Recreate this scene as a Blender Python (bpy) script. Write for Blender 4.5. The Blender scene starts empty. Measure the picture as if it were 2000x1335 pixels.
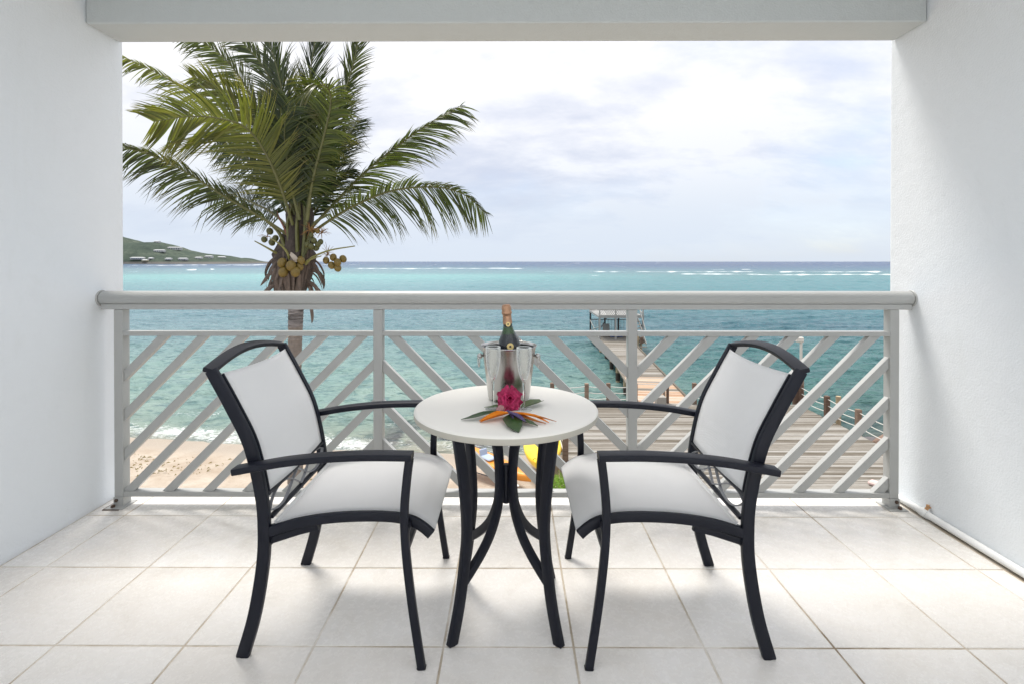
import bpy, bmesh, math, random
import numpy as np
from mathutils import Vector, Matrix
R = math.radians
random.seed(7)
S = bpy.context.scene
COL = S.collection

# ------------------------------------------------------------------ camera
CAM_Z = 1.215
YAW, PITCH = R(0.28), R(0.30)
cd = bpy.data.cameras.new('camera')
cam = bpy.data.objects.new('camera', cd); COL.objects.link(cam)
cam.location = (0, 0, CAM_Z)
cam.rotation_euler = (R(90) - PITCH, 0, YAW)
cd.sensor_width = 36; cd.lens = 18.0
cd.shift_x = 0.0025; cd.shift_y = -0.0757
cd.clip_start = 0.05; cd.clip_end = 40000
S.camera = cam

# ------------------------------------------------------------------ light
SUN_DIR = Vector((-0.20, 0.37, 1.0)).normalized()
SUN_EL = math.asin(SUN_DIR.z); SUN_AZ = math.atan2(SUN_DIR.x, SUN_DIR.y)
sd = bpy.data.lights.new('sun', 'SUN'); sd.energy = 1.45; sd.angle = R(19); sd.color = (1.0, 0.955, 0.89)
sun = bpy.data.objects.new('sun', sd); COL.objects.link(sun)
sun.rotation_euler = SUN_DIR.to_track_quat('Z', 'Y').to_euler()
S.view_settings.view_transform = 'Standard'
S.view_settings.look = 'None'
S.view_settings.gamma = 1.0
S.view_settings.use_curve_mapping = False
S.view_settings.exposure = 1.5

W = bpy.data.worlds.new('World'); S.world = W; W.use_nodes = True
class NT:
    """small node helper"""
    def __init__(s, tree): s.t = tree; s.n = tree.nodes; s.l = tree.links
    def new(s, kind, **kw):
        nd = s.n.new(kind)
        for k, v in kw.items():
            if hasattr(nd, k) and not k.startswith('i_'): setattr(nd, k, v)
        return nd
    def put(s, sock, v):
        if isinstance(v, bpy.types.NodeSocket): s.l.new(v, sock)
        elif v is not None:
            if hasattr(sock.default_value, '__len__') and not hasattr(v, '__len__'): v = (v,)*len(sock.default_value)
            if hasattr(sock.default_value, '__len__') and len(sock.default_value) == 4 and len(v) == 3: v = (*v, 1)
            sock.default_value = v
    def math(s, op, a, b=None, c=None, clamp=False):
        nd = s.n.new('ShaderNodeMath'); nd.operation = op; nd.use_clamp = clamp
        for i, v in enumerate((a, b, c)):
            if v is not None: s.put(nd.inputs[i], v)
        return nd.outputs[0]
    def vmath(s, op, a, b=None):
        nd = s.n.new('ShaderNodeVectorMath'); nd.operation = op
        s.put(nd.inputs[0], a)
        if b is not None: s.put(nd.inputs[1], b)
        return nd.outputs[0]
    def noise(s, vec, scale, detail=4, rough=0.5, dist=0.0):
        nd = s.n.new('ShaderNodeTexNoise')
        if vec is not None: s.l.new(vec, nd.inputs['Vector'])
        nd.inputs['Scale'].default_value = scale; nd.inputs['Detail'].default_value = detail
        nd.inputs['Roughness'].default_value = rough; nd.inputs['Distortion'].default_value = dist
        return nd.outputs['Fac']
    def ramp(s, fac, stops, interp='LINEAR'):
        nd = s.n.new('ShaderNodeValToRGB'); nd.color_ramp.interpolation = interp
        el = nd.color_ramp.elements
        while len(el) < len(stops): el.new(0.5)
        for e, (p, c) in zip(el, stops):
            e.position = p
            e.color = (c, c, c, 1) if not hasattr(c, '__len__') else (*c[:3], 1)
        s.put(nd.inputs[0], fac)
        return nd.outputs[0]
    def mix(s, fac, a, b, blend='MIX'):
        nd = s.n.new('ShaderNodeMix'); nd.data_type = 'RGBA'; nd.blend_type = blend
        s.put(nd.inputs[0], fac); s.put(nd.inputs[6], a); s.put(nd.inputs[7], b)
        return nd.outputs[2]
    def mapping(s, vec, scale=(1, 1, 1), loc=(0, 0, 0), rot=(0, 0, 0)):
        nd = s.n.new('ShaderNodeMapping'); s.l.new(vec, nd.inputs[0])
        nd.inputs['Scale'].default_value = scale; nd.inputs['Location'].default_value = loc
        nd.inputs['Rotation'].default_value = rot
        return nd.outputs[0]
    def sep(s, vec):
        nd = s.n.new('ShaderNodeSeparateXYZ'); s.l.new(vec, nd.inputs[0]); return nd.outputs
    def comb(s, x, y, z):
        nd = s.n.new('ShaderNodeCombineXYZ')
        for i, v in enumerate((x, y, z)): s.put(nd.inputs[i], v)
        return nd.outputs[0]
    def bump(s, h, strength=0.3, dist=0.01, normal=None):
        nd = s.n.new('ShaderNodeBump'); nd.inputs['Strength'].default_value = strength
        nd.inputs['Distance'].default_value = dist; s.l.new(h, nd.inputs['Height'])
        if normal is not None: s.l.new(normal, nd.inputs['Normal'])
        return nd.outputs[0]

# overcast Caribbean sky: Nishita behind broken white cloud
w = NT(W.node_tree); w.n.clear()
sky = w.n.new('ShaderNodeTexSky'); sky.sky_type = 'NISHITA'; sky.sun_disc = False
sky.sun_elevation = SUN_EL; sky.sun_rotation = SUN_AZ; sky.air_density = 1.0; sky.dust_density = 1.5
tc = w.n.new('ShaderNodeTexCoord'); gen = tc.outputs['Generated']
sx, sy, sz = w.sep(gen)
zz = w.math('ADD', w.math('MAXIMUM', sz, 0.0), 0.34)
cv = w.comb(w.math('DIVIDE', sx, zz), w.math('DIVIDE', sy, zz), 0.0)
n1 = w.noise(w.mapping(cv, (1.0, 1.25, 1), (3.1, 0.4, 0), (0, 0, 0.5)), 1.35, 9, 0.58, 0.15)
n2 = w.noise(w.mapping(cv, (0.9, 1.6, 1), (9.7, 4.2, 0), (0, 0, 0.3)), 3.4, 9, 0.6, 0.2)
n3 = w.noise(w.mapping(cv, (1, 1, 1), (1.7, 8.2, 0)), 0.28, 3, 0.5, 0.2)
body = w.math('ADD', w.math('MULTIPLY', n1, 0.62), w.math('MULTIPLY', n2, 0.38))
cloud_c = w.ramp(body, [(0.36, (0.71, 0.75, 0.85)), (0.43, (0.81, 0.835, 0.905)), (0.49, (0.92, 0.93, 0.965)), (0.55, (1.05, 1.045, 1.045))], 'B_SPLINE')
elev_c = w.ramp(sz, [(0.0, (0.70, 0.77, 0.875)), (0.10, (0.77, 0.82, 0.90)), (0.24, (0.90, 0.915, 0.955)), (0.40, (1.0, 1.0, 1.02)), (1.0, (1.5, 1.5, 1.5))])
cloud = w.mix(1.0, cloud_c, elev_c, 'MULTIPLY')
hz = w.ramp(sz, [(0.0, 1.0), (0.085, 0.55), (0.17, 0.0)])
cloud = w.mix(hz, cloud, (0.67, 0.74, 0.84))
cloud10 = w.mix(1.0, cloud, (3.9, 3.9, 3.9), 'MULTIPLY')
cover = w.ramp(w.math('ADD', w.math('MULTIPLY', n3, 0.6), w.math('MULTIPLY', n1, 0.4)), [(0.34, 0.45), (0.42, 0.88), (0.5, 1.0)])
skyc = w.mix(cover, sky.outputs[0], cloud10)
bg = w.n.new('ShaderNodeBackground'); w.put(bg.inputs[0], skyc); bg.inputs[1].default_value = 0.1
wo = w.n.new('ShaderNodeOutputWorld'); w.l.new(bg.outputs[0], wo.inputs[0])

# ------------------------------------------------------------------ helpers
def ray(px, py):
    u = (px - 995.0) / 1000.0; v = (516.2 - py) / 1000.0
    d = Vector((u, v, -1.0))
    return cam.rotation_euler.to_matrix() @ d
def at(px, py, Y):
    d = ray(px, py); k = Y / d.y
    return Vector((d.x * k, Y, CAM_Z + d.z * k))
def on_z(px, py, z):
    d = ray(px, py); k = (z - CAM_Z) / d.z
    return Vector((d.x * k, d.y * k, z))

def tag(o, label=None, cat=None, group=None, kind=None):
    if label: o['label'] = label
    if cat: o['category'] = cat
    if group: o['group'] = group
    if kind: o['kind'] = kind
    return o
def empty(name, loc=(0, 0, 0), rz=0.0):
    o = bpy.data.objects.new(name, None); COL.objects.link(o)
    o.location = loc; o.rotation_euler = (0, 0, rz); o.empty_display_size = 0.1
    return o
def finish(me, mats, smooth, angle=35):
    for m in (mats if isinstance(mats, (list, tuple)) else [mats]): me.materials.append(m)
    if smooth:
        me.polygons.foreach_set('use_smooth', [True] * len(me.polygons))
        try: me.set_sharp_from_angle(angle=R(angle))
        except Exception: pass
    me.update()
def obj(name, geo, mat, parent=None, smooth=True, loc=None, rot=None, angle=35):
    me = bpy.data.meshes.new(name)
    me.from_pydata([tuple(v) for v in geo[0]], [], [tuple(f) for f in geo[1]])
    bm = bmesh.new(); bm.from_mesh(me); bmesh.ops.recalc_face_normals(bm, faces=bm.faces); bm.to_mesh(me); bm.free()
    finish(me, mat, smooth, angle)
    o = bpy.data.objects.new(name, me); COL.objects.link(o)
    if parent is not None: o.parent = parent
    if loc is not None: o.location = loc
    if rot is not None: o.rotation_euler = rot
    return o
def inst(name, me, parent=None, loc=(0, 0, 0), rot=(0, 0, 0), scale=(1, 1, 1)):
    o = bpy.data.objects.new(name, me); COL.objects.link(o)
    if parent is not None: o.parent = parent
    o.location = loc; o.rotation_euler = rot; o.scale = scale
    return o
def join(*gs):
    V, F = [], []
    for v, f in gs:
        b = len(V); V += list(v); F += [tuple(i + b for i in q) for q in f]
    return V, F
def xf(g, M):
    return [M @ Vector(v) for v in g[0]], g[1]
def box(x0, x1, y0, y1, z0, z1, b=0.0):
    bm = bmesh.new()
    bmesh.ops.create_cube(bm, size=1.0)
    for v in bm.verts:
        v.co = Vector(((x0 + x1) / 2 + v.co.x * (x1 - x0), (y0 + y1) / 2 + v.co.y * (y1 - y0), (z0 + z1) / 2 + v.co.z * (z1 - z0)))
    if b > 0: bmesh.ops.bevel(bm, geom=bm.edges[:], offset=b, segments=1, affect='EDGES')
    V = [v.co.copy() for v in bm.verts]; F = [[v.index for v in f.verts] for f in bm.faces]
    bm.free(); return V, F
def crom(pts, n=8):
    P = [Vector(p) for p in pts]
    if len(P) < 3: return P
    E = [2 * P[0] - P[1]] + P + [2 * P[-1] - P[-2]]
    out = []
    for i in range(1, len(E) - 2):
        p0, p1, p2, p3 = E[i - 1:i + 3]
        for k in range(n):
            t = k / n
            out.append(0.5 * (2 * p1 + (p2 - p0) * t + (2 * p0 - 5 * p1 + 4 * p2 - p3) * t * t + (3 * p1 - p0 - 3 * p2 + p3) * t ** 3))
    out.append(P[-1]); return out
def rrect(a, b, r):
    """rounded rectangle, a = size along lateral, b = along normal"""
    a, b = a / 2, b / 2; r = min(r, a * .99, b * .99); o = []
    for cx, cy, a0 in ((a - r, b - r, 0), (-a + r, b - r, 90), (-a + r, -b + r, 180), (a - r, -b + r, 270)):
        for k in range(3):
            t = R(a0 + 45 * k); o.append((cx + r * math.cos(t), cy + r * math.sin(t)))
    return o
def sweep(path, prof, axis, scale=None, closed=False):
    """rectangular bar swept along a curve; axis = constant lateral direction"""
    A = Vector(axis).normalized(); V, F = [], []; n = len(prof); m = len(path)
    for i, p in enumerate(path):
        p = Vector(p)
        if closed: t = Vector(path[(i + 1) % m]) - Vector(path[i - 1])
        else: t = Vector(path[min(i + 1, m - 1)]) - Vector(path[max(i - 1, 0)])
        t.normalize(); N = A.cross(t).normalized(); B = t.cross(N).normalized()
        if B.dot(A) < 0: B = -B
        s = 1.0 if scale is None else scale(i / (m - 1))
        for a, b in prof: V.append(p + B * a * s + N * b * s)
    for i in range(m if closed else m - 1):
        j = (i + 1) % m
        for k in range(n):
            F.append((i * n + k, i * n + (k + 1) % n, j * n + (k + 1) % n, j * n + k))
    if not closed:
        F.append(tuple(range(n))[::-1]); F.append(tuple((m - 1) * n + k for k in range(n)))
    return V, F
def tube(path, r, n=8, r2=None):
    V, F = [], []; m = len(path); prev = None
    for i, p in enumerate(path):
        p = Vector(p); t = (Vector(path[min(i + 1, m - 1)]) - Vector(path[max(i - 1, 0)])).normalized()
        a = prev if prev is not None else (Vector((0, 0, 1)) if abs(t.z) < .9 else Vector((1, 0, 0)))
        N = (a - t * a.dot(t)).normalized(); B = t.cross(N); prev = N
        rr = r if r2 is None else r + (r2 - r) * i / (m - 1)
        for k in range(n):
            q = 2 * math.pi * k / n; V.append(p + N * rr * math.cos(q) + B * rr * math.sin(q))
    for i in range(m - 1):
        for k in range(n): F.append((i * n + k, i * n + (k + 1) % n, (i + 1) * n + (k + 1) % n, (i + 1) * n + k))
    F.append(tuple(range(n))[::-1]); F.append(tuple((m - 1) * n + k for k in range(n)))
    return V, F
def lathe(prof, n=48, cap=True):
    V, F = [], []; m = len(prof)
    for r, z in prof:
        for k in range(n):
            q = 2 * math.pi * k / n; V.append(Vector((r * math.cos(q), r * math.sin(q), z)))
    for i in range(m - 1):
        for k in range(n): F.append((i * n + k, i * n + (k + 1) % n, (i + 1) * n + (k + 1) % n, (i + 1) * n + k))
    if cap:
        F.append(tuple(range(n))[::-1]); F.append(tuple((m - 1) * n + k for k in range(n)))
    return V, F
def sphere(c, r, sq=1.0, seg=16, rings=10):
    V, F = [], []
    for i in range(rings + 1):
        th = math.pi * i / rings
        for k in range(seg):
            q = 2 * math.pi * k / seg
            V.append(Vector(c) + Vector((r * math.sin(th) * math.cos(q), r * math.sin(th) * math.sin(q), r * sq * math.cos(th))))
    for i in range(rings):
        for k in range(seg): F.append((i * seg + k, i * seg + (k + 1) % seg, (i + 1) * seg + (k + 1) % seg, (i + 1) * seg + k))
    bm = bmesh.new(); vs = [bm.verts.new(v) for v in V]
    for f in F:
        try: bm.faces.new([vs[i] for i in f])
        except ValueError: pass
    bmesh.ops.remove_doubles(bm, verts=bm.verts, dist=r * 1e-3)
    bm.verts.index_update()
    out = ([v.co.copy() for v in bm.verts], [[v.index for v in f.verts] for f in bm.faces if len(f.verts) > 2]); bm.free(); return out

# value noise in numpy
_rng = np.random.RandomState(11)
_G = _rng.rand(256, 256)
def vnoise(x, y):
    xi = np.floor(x).astype(int); yi = np.floor(y).astype(int); fx = x - xi; fy = y - yi
    fx = fx * fx * (3 - 2 * fx); fy = fy * fy * (3 - 2 * fy)
    a = _G[xi % 256, yi % 256]; b = _G[(xi + 1) % 256, yi % 256]; c = _G[xi % 256, (yi + 1) % 256]; d = _G[(xi + 1) % 256, (yi + 1) % 256]
    return (a * (1 - fx) + b * fx) * (1 - fy) + (c * (1 - fx) + d * fx) * fy
def fbm(x, y, o=4):
    s = 0; a = .5; t = 0
    for k in range(o): s = s + a * vnoise(x * 2 ** k + 17 * k, y * 2 ** k + 31 * k); t += a; a *= .5
    return s / t
def sstep(a, b, x):
    t = np.clip((x - a) / (b - a), 0, 1); return t * t * (3 - 2 * t)

# ------------------------------------------------------------------ materials
def mat(name):
    m = bpy.data.materials.new(name); m.use_nodes = True
    t = NT(m.node_tree); t.n.clear()
    o = t.n.new('ShaderNodeOutputMaterial'); p = t.n.new('ShaderNodeBsdfPrincipled'); t.l.new(p.outputs[0], o.inputs[0])
    return m, t, p, o
def P(p, t, **kw):
    for k, v in kw.items():
        t.put(p.inputs[{'col': 'Base Color', 'rough': 'Roughness', 'metal': 'Metallic', 'spec': 'Specular IOR Level', 'ior': 'IOR', 'trans': 'Transmission Weight', 'normal': 'Normal', 'coat': 'Coat Weight', 'sheen': 'Sheen Weight', 'sss': 'Subsurface Weight'}[k]], v)
def simple(name, col, rough=.5, metal=0., var=.06, scale=6., bump=0., bscale=80., bdist=.002, coords='Object', **kw):
    m, t, p, o = mat(name)
    tc = t.n.new('ShaderNodeTexCoord'); v = tc.outputs[coords]
    n = t.noise(v, scale, 5, .6)
    c = t.mix(n, tuple(max(0, x * (1 - var)) for x in col), tuple(min(1, x * (1 + var)) for x in col))
    P(p, t, col=c, rough=t.math('ADD', t.math('MULTIPLY', n, .12), rough - .06, clamp=True), metal=metal, **kw)
    if bump: P(p, t, normal=t.bump(t.noise(v, bscale, 3, .6), bump, bdist))
    return m

def m_stucco(name, col):
    m, t, p, o = mat(name)
    tc = t.n.new('ShaderNodeTexCoord'); v = tc.outputs['Object']
    big = t.noise(v, 1.1, 4, .55); mid = t.noise(v, 9, 5, .6)
    c = t.mix(big, tuple(x * .965 for x in col), col)
    c = t.mix(t.ramp(mid, [(.62, 0.), (.8, .35)]), c, tuple(x * .95 for x in col))
    spot = t.ramp(t.noise(v, 34, 2, .5), [(.79, 0.), (.83, .35)])
    c = t.mix(spot, c, (.42, .41, .38))
    st = t.ramp(t.noise(t.mapping(v, (1.5, 1.5, .5)), 2.3, 7, .7, .8), [(.55, 0.), (.75, .5)])
    c = t.mix(st, c, tuple(x * y for x, y in zip(col, (.90, .90, .885))))
    h = t.math('ADD', t.math('MULTIPLY', t.noise(v, 110, 4, .65), .8), t.math('MULTIPLY', t.noise(v, 14, 3, .5), 1.1))
    P(p, t, col=c, rough=.75, spec=.25, normal=t.bump(h, .6, .004))
    return m
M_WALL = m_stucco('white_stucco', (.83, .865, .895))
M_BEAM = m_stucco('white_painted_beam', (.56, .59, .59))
M_CEIL = m_stucco('white_ceiling', (.80, .80, .79))

def m_tile():
    m, t, p, o = mat('cream_porcelain_tile')
    tc = t.n.new('ShaderNodeTexCoord'); oi = t.n.new('ShaderNodeObjectInfo')
    geo = t.n.new('ShaderNodeNewGeometry')
    v = t.vmath('ADD', geo.outputs['Position'], t.comb(t.math('MULTIPLY', oi.outputs['Random'], 37.), t.math('MULTIPLY', oi.outputs['Random'], 11.), 0.))
    n = t.noise(v, 4.5, 8, .68, .6); f = t.noise(v, 38, 5, .7)
    c = t.ramp(n, [(.30, (.70, .67, .625)), (.44, (.765, .74, .70)), (.60, (.80, .78, .75)), (.72, (.825, .81, .785))])
    c = t.mix(t.ramp(f, [(.6, 0.), (.8, .3)]), c, (.66, .61, .56))
    c = t.mix(t.math('MULTIPLY', oi.outputs['Random'], .32), c, (.68, .63, .57))
    # slight dirt creeping in from the tile edges
    P(p, t, col=c, rough=t.math('ADD', t.math('MULTIPLY', f, .14), .20), spec=.5, normal=t.bump(t.math('ADD', f, t.math('MULTIPLY', n, 1.3)), .08, .002))
    return m
M_TILE = m_tile()
def m_grout():
    m, t, p, o = mat('tan_grout'); geo = t.n.new('ShaderNodeNewGeometry')
    n = t.noise(geo.outputs['Position'], 2.2, 6, .7)
    P(p, t, col=t.ramp(n, [(.33, (.24, .18, .12)), (.46, (.48, .41, .32)), (.60, (.70, .66, .60))]), rough=.9)
    return m
M_GROUT = m_grout()

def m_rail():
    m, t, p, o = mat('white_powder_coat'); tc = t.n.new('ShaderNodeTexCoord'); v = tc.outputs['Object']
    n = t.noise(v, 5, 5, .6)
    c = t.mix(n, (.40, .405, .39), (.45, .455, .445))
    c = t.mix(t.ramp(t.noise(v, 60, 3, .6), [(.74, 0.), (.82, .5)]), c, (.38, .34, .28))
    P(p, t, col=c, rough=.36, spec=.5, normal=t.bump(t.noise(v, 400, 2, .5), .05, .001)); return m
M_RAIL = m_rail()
M_RUST = simple('rusty_bolt_steel', (.12, .085, .065), .65, .6, .5, 40., .4, 120.)
M_DARK = simple('charcoal_powder_coat', (.0075, .0092, .017), .42, 0., .12, 9., .08, 500., .0006, spec=.27)
M_RUBBER = simple('black_rubber', (.012, .012, .013), .7)
def m_fabric():
    m, t, p, o = mat('white_sling_mesh'); tc = t.n.new('ShaderNodeTexCoord'); v = tc.outputs['Object']
    n = t.noise(v, 7, 4, .6)
    c = t.mix(n, (.90, .905, .91), (.93, .935, .94))
    wv = t.n.new('ShaderNodeTexWave'); t.l.new(v, wv.inputs[0]); wv.inputs['Scale'].default_value = 160; wv.bands_direction = 'X'
    wv2 = t.n.new('ShaderNodeTexWave'); t.l.new(v, wv2.inputs[0]); wv2.inputs['Scale'].default_value = 160; wv2.bands_direction = 'Y'
    bp = t.bump(t.math('ADD', wv.outputs['Fac'], wv2.outputs['Fac']), .25, .0008)
    cr = t.noise(t.mapping(v, (3.5, 1.2, 3.5), rot=(.3, .5, .7)), 2.2, 3, .5, .6)
    bp = t.bump(cr, .35, .02, bp)
    P(p, t, col=c, rough=.62, spec=.3, normal=bp)
    tl = t.n.new('ShaderNodeBsdfTranslucent'); t.put(tl.inputs[0], c)
    tr = t.n.new('ShaderNodeBsdfTransparent')
    m1 = t.n.new('ShaderNodeMixShader'); m1.inputs[0].default_value = .50
    t.l.new(p.outputs[0], m1.inputs[1]); t.l.new(tl.outputs[0], m1.inputs[2])
    m2 = t.n.new('ShaderNodeMixShader'); m2.inputs[0].default_value = .05
    t.l.new(m1.outputs[0], m2.inputs[1]); t.l.new(tr.outputs[0], m2.inputs[2])
    t.l.new(m2.outputs[0], o.inputs[0]); return m
M_FAB = m_fabric()
M_TOP = simple('ivory_table_top', (.84, .82, .765), .40, 0., .03, 8., .06, 160., .001, spec=.4)
M_RIM = simple('shaded_ivory_rim', (.50, .48, .42), .5, 0., .05, 8., .1, 160., .001)  # ivory edge with the shade of its side faces put into the colour
def m_steel():
    m, t, p, o = mat('brushed_steel'); tc = t.n.new('ShaderNodeTexCoord'); v = tc.outputs['Object']
    n = t.noise(t.mapping(v, (60, 60, 1.2)), 1.0, 4, .6)
    P(p, t, col=t.mix(n, (.42, .41, .40), (.62, .61, .59)), metal=1., rough=t.math('ADD', t.math('MULTIPLY', n, .16), .16), normal=t.bump(n, .05, .001)); return m
M_STEEL = m_steel()
def m_glass(name, col, rough=0.0, ior=1.45):
    m, t, p, o = mat(name); t.n.remove(p)
    g = t.n.new('ShaderNodeBsdfGlass'); g.inputs['Color'].default_value = (*col, 1); g.inputs['Roughness'].default_value = rough; g.inputs['IOR'].default_value = ior
    t.l.new(g.outputs[0], o.inputs[0]); return m
def m_thin():
    m, t, p, o = mat('clear_glass'); t.n.remove(p)
    lw = t.n.new('ShaderNodeLayerWeight'); lw.inputs['Blend'].default_value = .5
    fr = t.n.new('ShaderNodeFresnel'); fr.inputs['IOR'].default_value = 1.5
    tr = t.n.new('ShaderNodeBsdfTransparent'); tr.inputs[0].default_value = (.975, .985, .98, 1)
    gl = t.n.new('ShaderNodeBsdfGlossy'); gl.inputs['Roughness'].default_value = .03; gl.inputs[0].default_value = (1, 1, 1, 1)
    df = t.n.new('ShaderNodeBsdfDiffuse'); df.inputs[0].default_value = (.95, .97, .97, 1)
    f = t.math('MULTIPLY', fr.outputs[0], .75, clamp=True); m1 = t.n.new('ShaderNodeMixShader'); t.l.new(f, m1.inputs[0]); t.l.new(tr.outputs[0], m1.inputs[1]); t.l.new(gl.outputs[0], m1.inputs[2])
    e = t.math('MULTIPLY', t.math('POWER', lw.outputs['Facing'], 3.), .85); e = t.math('ADD', e, .035)  # white diffuse towards grazing edges paints highlights onto the glass
    m2 = t.n.new('ShaderNodeMixShader'); t.l.new(e, m2.inputs[0]); t.l.new(m1.outputs[0], m2.inputs[1]); t.l.new(df.outputs[0], m2.inputs[2]); t.l.new(m2.outputs[0], o.inputs[0]); return m
M_GLASS = m_thin()
M_BOTTLE = None
def m_bottle():
    m, t, p, o = mat('dark_green_bottle_glass'); tc = t.n.new('ShaderNodeTexCoord'); v = tc.outputs['Object']
    z = t.sep(v)[2]
    c = t.ramp(t.math('MULTIPLY', z, 3.2), [(.64, (.006, .009, .018)), (.715, (.008, .014, .014)), (.735, (.018, .058, .010)), (.79, (.020, .07, .012)), (.81, (.01, .02, .01))])  # green neck band painted for light refracted through the glass
    dew = t.ramp(t.noise(v, 260, 2, .5), [(.55, 0.), (.66, 1.)])
    P(p, t, col=c, rough=t.math('ADD', t.math('MULTIPLY', dew, .3), .08), spec=.6, coat=.5, normal=t.bump(dew, .25, .001)); return m
M_BOTTLE = m_bottle()
M_FOIL = simple('copper_foil', (.46, .27, .17), .38, .75, .35, 60., .5, 90., .002)
M_GOLD = simple('gold_label', (.78, .60, .26), .4, .3, .15, 60.)
M_INK = simple('dark_label_ink', (.05, .035, .03), .6)
def m_leafy(name, c1, c2, rough=.35, trans=.25, scale=30., vein=None):
    m, t, p, o = mat(name); tc = t.n.new('ShaderNodeTexCoord'); v = tc.outputs['Object']
    c = t.mix(t.ramp(t.noise(v, scale, 4, .6), [(.3, 0.), (.7, 1.)]), c1, c2)
    P(p, t, col=c, rough=rough, spec=.45, normal=t.bump(t.noise(v, scale * 4, 3, .6), .2, .001))
    tl = t.n.new('ShaderNodeBsdfTranslucent'); t.put(tl.inputs[0], c)
    ms = t.n.new('ShaderNodeMixShader'); ms.inputs[0].default_value = trans
    t.l.new(p.outputs[0], ms.inputs[1]); t.l.new(tl.outputs[0], ms.inputs[2]); t.l.new(ms.outputs[0], o.inputs[0]); return m
M_LEAF = m_leafy('glossy_green_leaf', (.02, .055, .015), (.06, .13, .03))
M_LEAF2 = m_leafy('pale_green_leaf', (.10, .17, .07), (.20, .25, .12))
M_RED = m_leafy('crimson_petal', (.36, .004, .06), (.85, .06, .24), .45, .35, 38.)
M_PINK = m_leafy('pink_bud', (.50, .20, .22), (.66, .38, .38), .5, .2, 60.)
M_ORANGE = m_leafy('orange_petal', (.82, .22, .005), (.95, .36, .01), .45, .3, 50.)
M_RUSTO = m_leafy('rusty_orange_petal', (.35, .10, .02), (.6, .22, .04), .5, .2, 50.)
M_PURPLE = m_leafy('violet_petal', (.07, .05, .16), (.16, .12, .28), .45, .2, 50.)
M_PIPE = simple('white_pvc_pipe', (.76, .77, .76), .35, 0., .05, 10.)

# ------------------------------------------------------------------ the balcony
XL, XR, YE = -2.052, 1.982, 2.71
def structure(name, geo, m, **k): return tag(obj(name, geo, m, **k), kind='structure')
def rounded_wall(x_in, x_out, y0, y1, z0, z1, r):
    s = 1 if x_out > x_in else -1
    pts = [(x_in, y0), (x_in, y1 - r)]
    for k in range(1, 6): a = R(90 * k / 6); pts.append((x_in + s * r * (1 - math.cos(a)), y1 - r + r * math.sin(a)))
    pts += [(x_in + s * r, y1), (x_out, y1), (x_out, y0)]
    n = len(pts); V = [(x, y, z0) for x, y in pts] + [(x, y, z1) for x, y in pts]
    F = [tuple(range(n)), tuple(range(n, 2 * n))] + [(i, (i + 1) % n, (i + 1) % n + n, i + n) for i in range(n)]
    return V, F
structure('wall_left', rounded_wall(XL, XL - .22, -1.2, YE, -.006, 2.75, .028), M_WALL)
structure('wall_right', rounded_wall(XR, XR + .22, -1.2, YE, -.006, 2.75, .028), M_WALL)
structure('wall_back', box(XL - .22, XR + .22, -1.4, -1.202, -.006, 2.75), M_WALL)
structure('ceiling', box(XL + .001, XR - .001, 1.25, 2.455, 2.60, 2.748), M_CEIL)  # cut short behind, out of view, so sky light fills the balcony
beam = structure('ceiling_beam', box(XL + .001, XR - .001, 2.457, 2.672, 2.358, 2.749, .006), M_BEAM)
structure('roof', box(XL - .6, XR + .6, 1.25, 2.70, 2.753, 2.95), M_BEAM)  # stops with the ceiling, keeping the unseen light gap open
structure('building_facade', box(-9, 9, -1.6, 2.60, -6.2, -.16), M_WALL)

floor = structure('floor', box(XL + .002, XR - .002, -1.198, 2.735, -.15, -.0016), M_GROUT)
TW, TD, GAP = .411, .4155, .0033
xs = [-.0106 + TW * (k - 4.5) for k in range(-1, 11)]; ys = [2.0267 + TD * n for n in range(-8, 3)]
for j in range(len(ys) - 1):
    for i in range(len(xs) - 1):
        x0, x1 = max(xs[i] + GAP, XL + .009), min(xs[i + 1] - GAP, XR - .041)
        y0, y1 = max(ys[j] + GAP, -1.195), min(ys[j + 1] - GAP, 2.73)
        if x1 - x0 < .02 or y1 - y0 < .02: continue
        dz = random.uniform(-.0004, .0004)
        o = obj('tile', box(x0 - (x0 + x1) / 2, x1 - (x0 + x1) / 2, y0 - (y0 + y1) / 2, y1 - (y0 + y1) / 2, -.006, 0, .0012), M_TILE, floor, smooth=False, loc=((x0 + x1) / 2, (y0 + y1) / 2, dz))
        o.rotation_euler.z = random.uniform(-.0008, .0008)

# water pipe along the right wall
pipe = empty('water_pipe', (XR - .019, 1.5, .022))
tag(pipe, 'white plastic pipe running along the foot of the right wall', 'pipe')
obj('pipe_run', tube([(0, -2.6, 0), (0, 1.19, 0)], .016, 16), M_PIPE, pipe)
obj('coupling', tube([(0, .915, 0), (0, .955, 0)], .0205, 16), M_PIPE, pipe)
cl = obj('clamp', join(sweep([(0.0, .93, .0205), (.006, .93, .030), (.017, .93, .033)], rrect(.018, .004, .001), (0, 1, 0)), tube([(.008, .93, .028), (.008, .93, .043)], .007, 8)), simple('rusty_clamp', (.45, .25, .12), .7, 0, .4, 60.), pipe)

# ------------------------------------------------------------------ railing
rail = empty('balcony_railing', (0, 2.55, 0))
tag(rail, 'white metal balcony railing with round handrail and diagonal slats', 'railing')
def rel(g, o=(0, 2.55, 0)): return [Vector(v) - Vector(o) for v in g[0]], g[1]
YF, YB = 2.53, 2.578
posts = [-1.955, -.6645, .597, 1.887]
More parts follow.
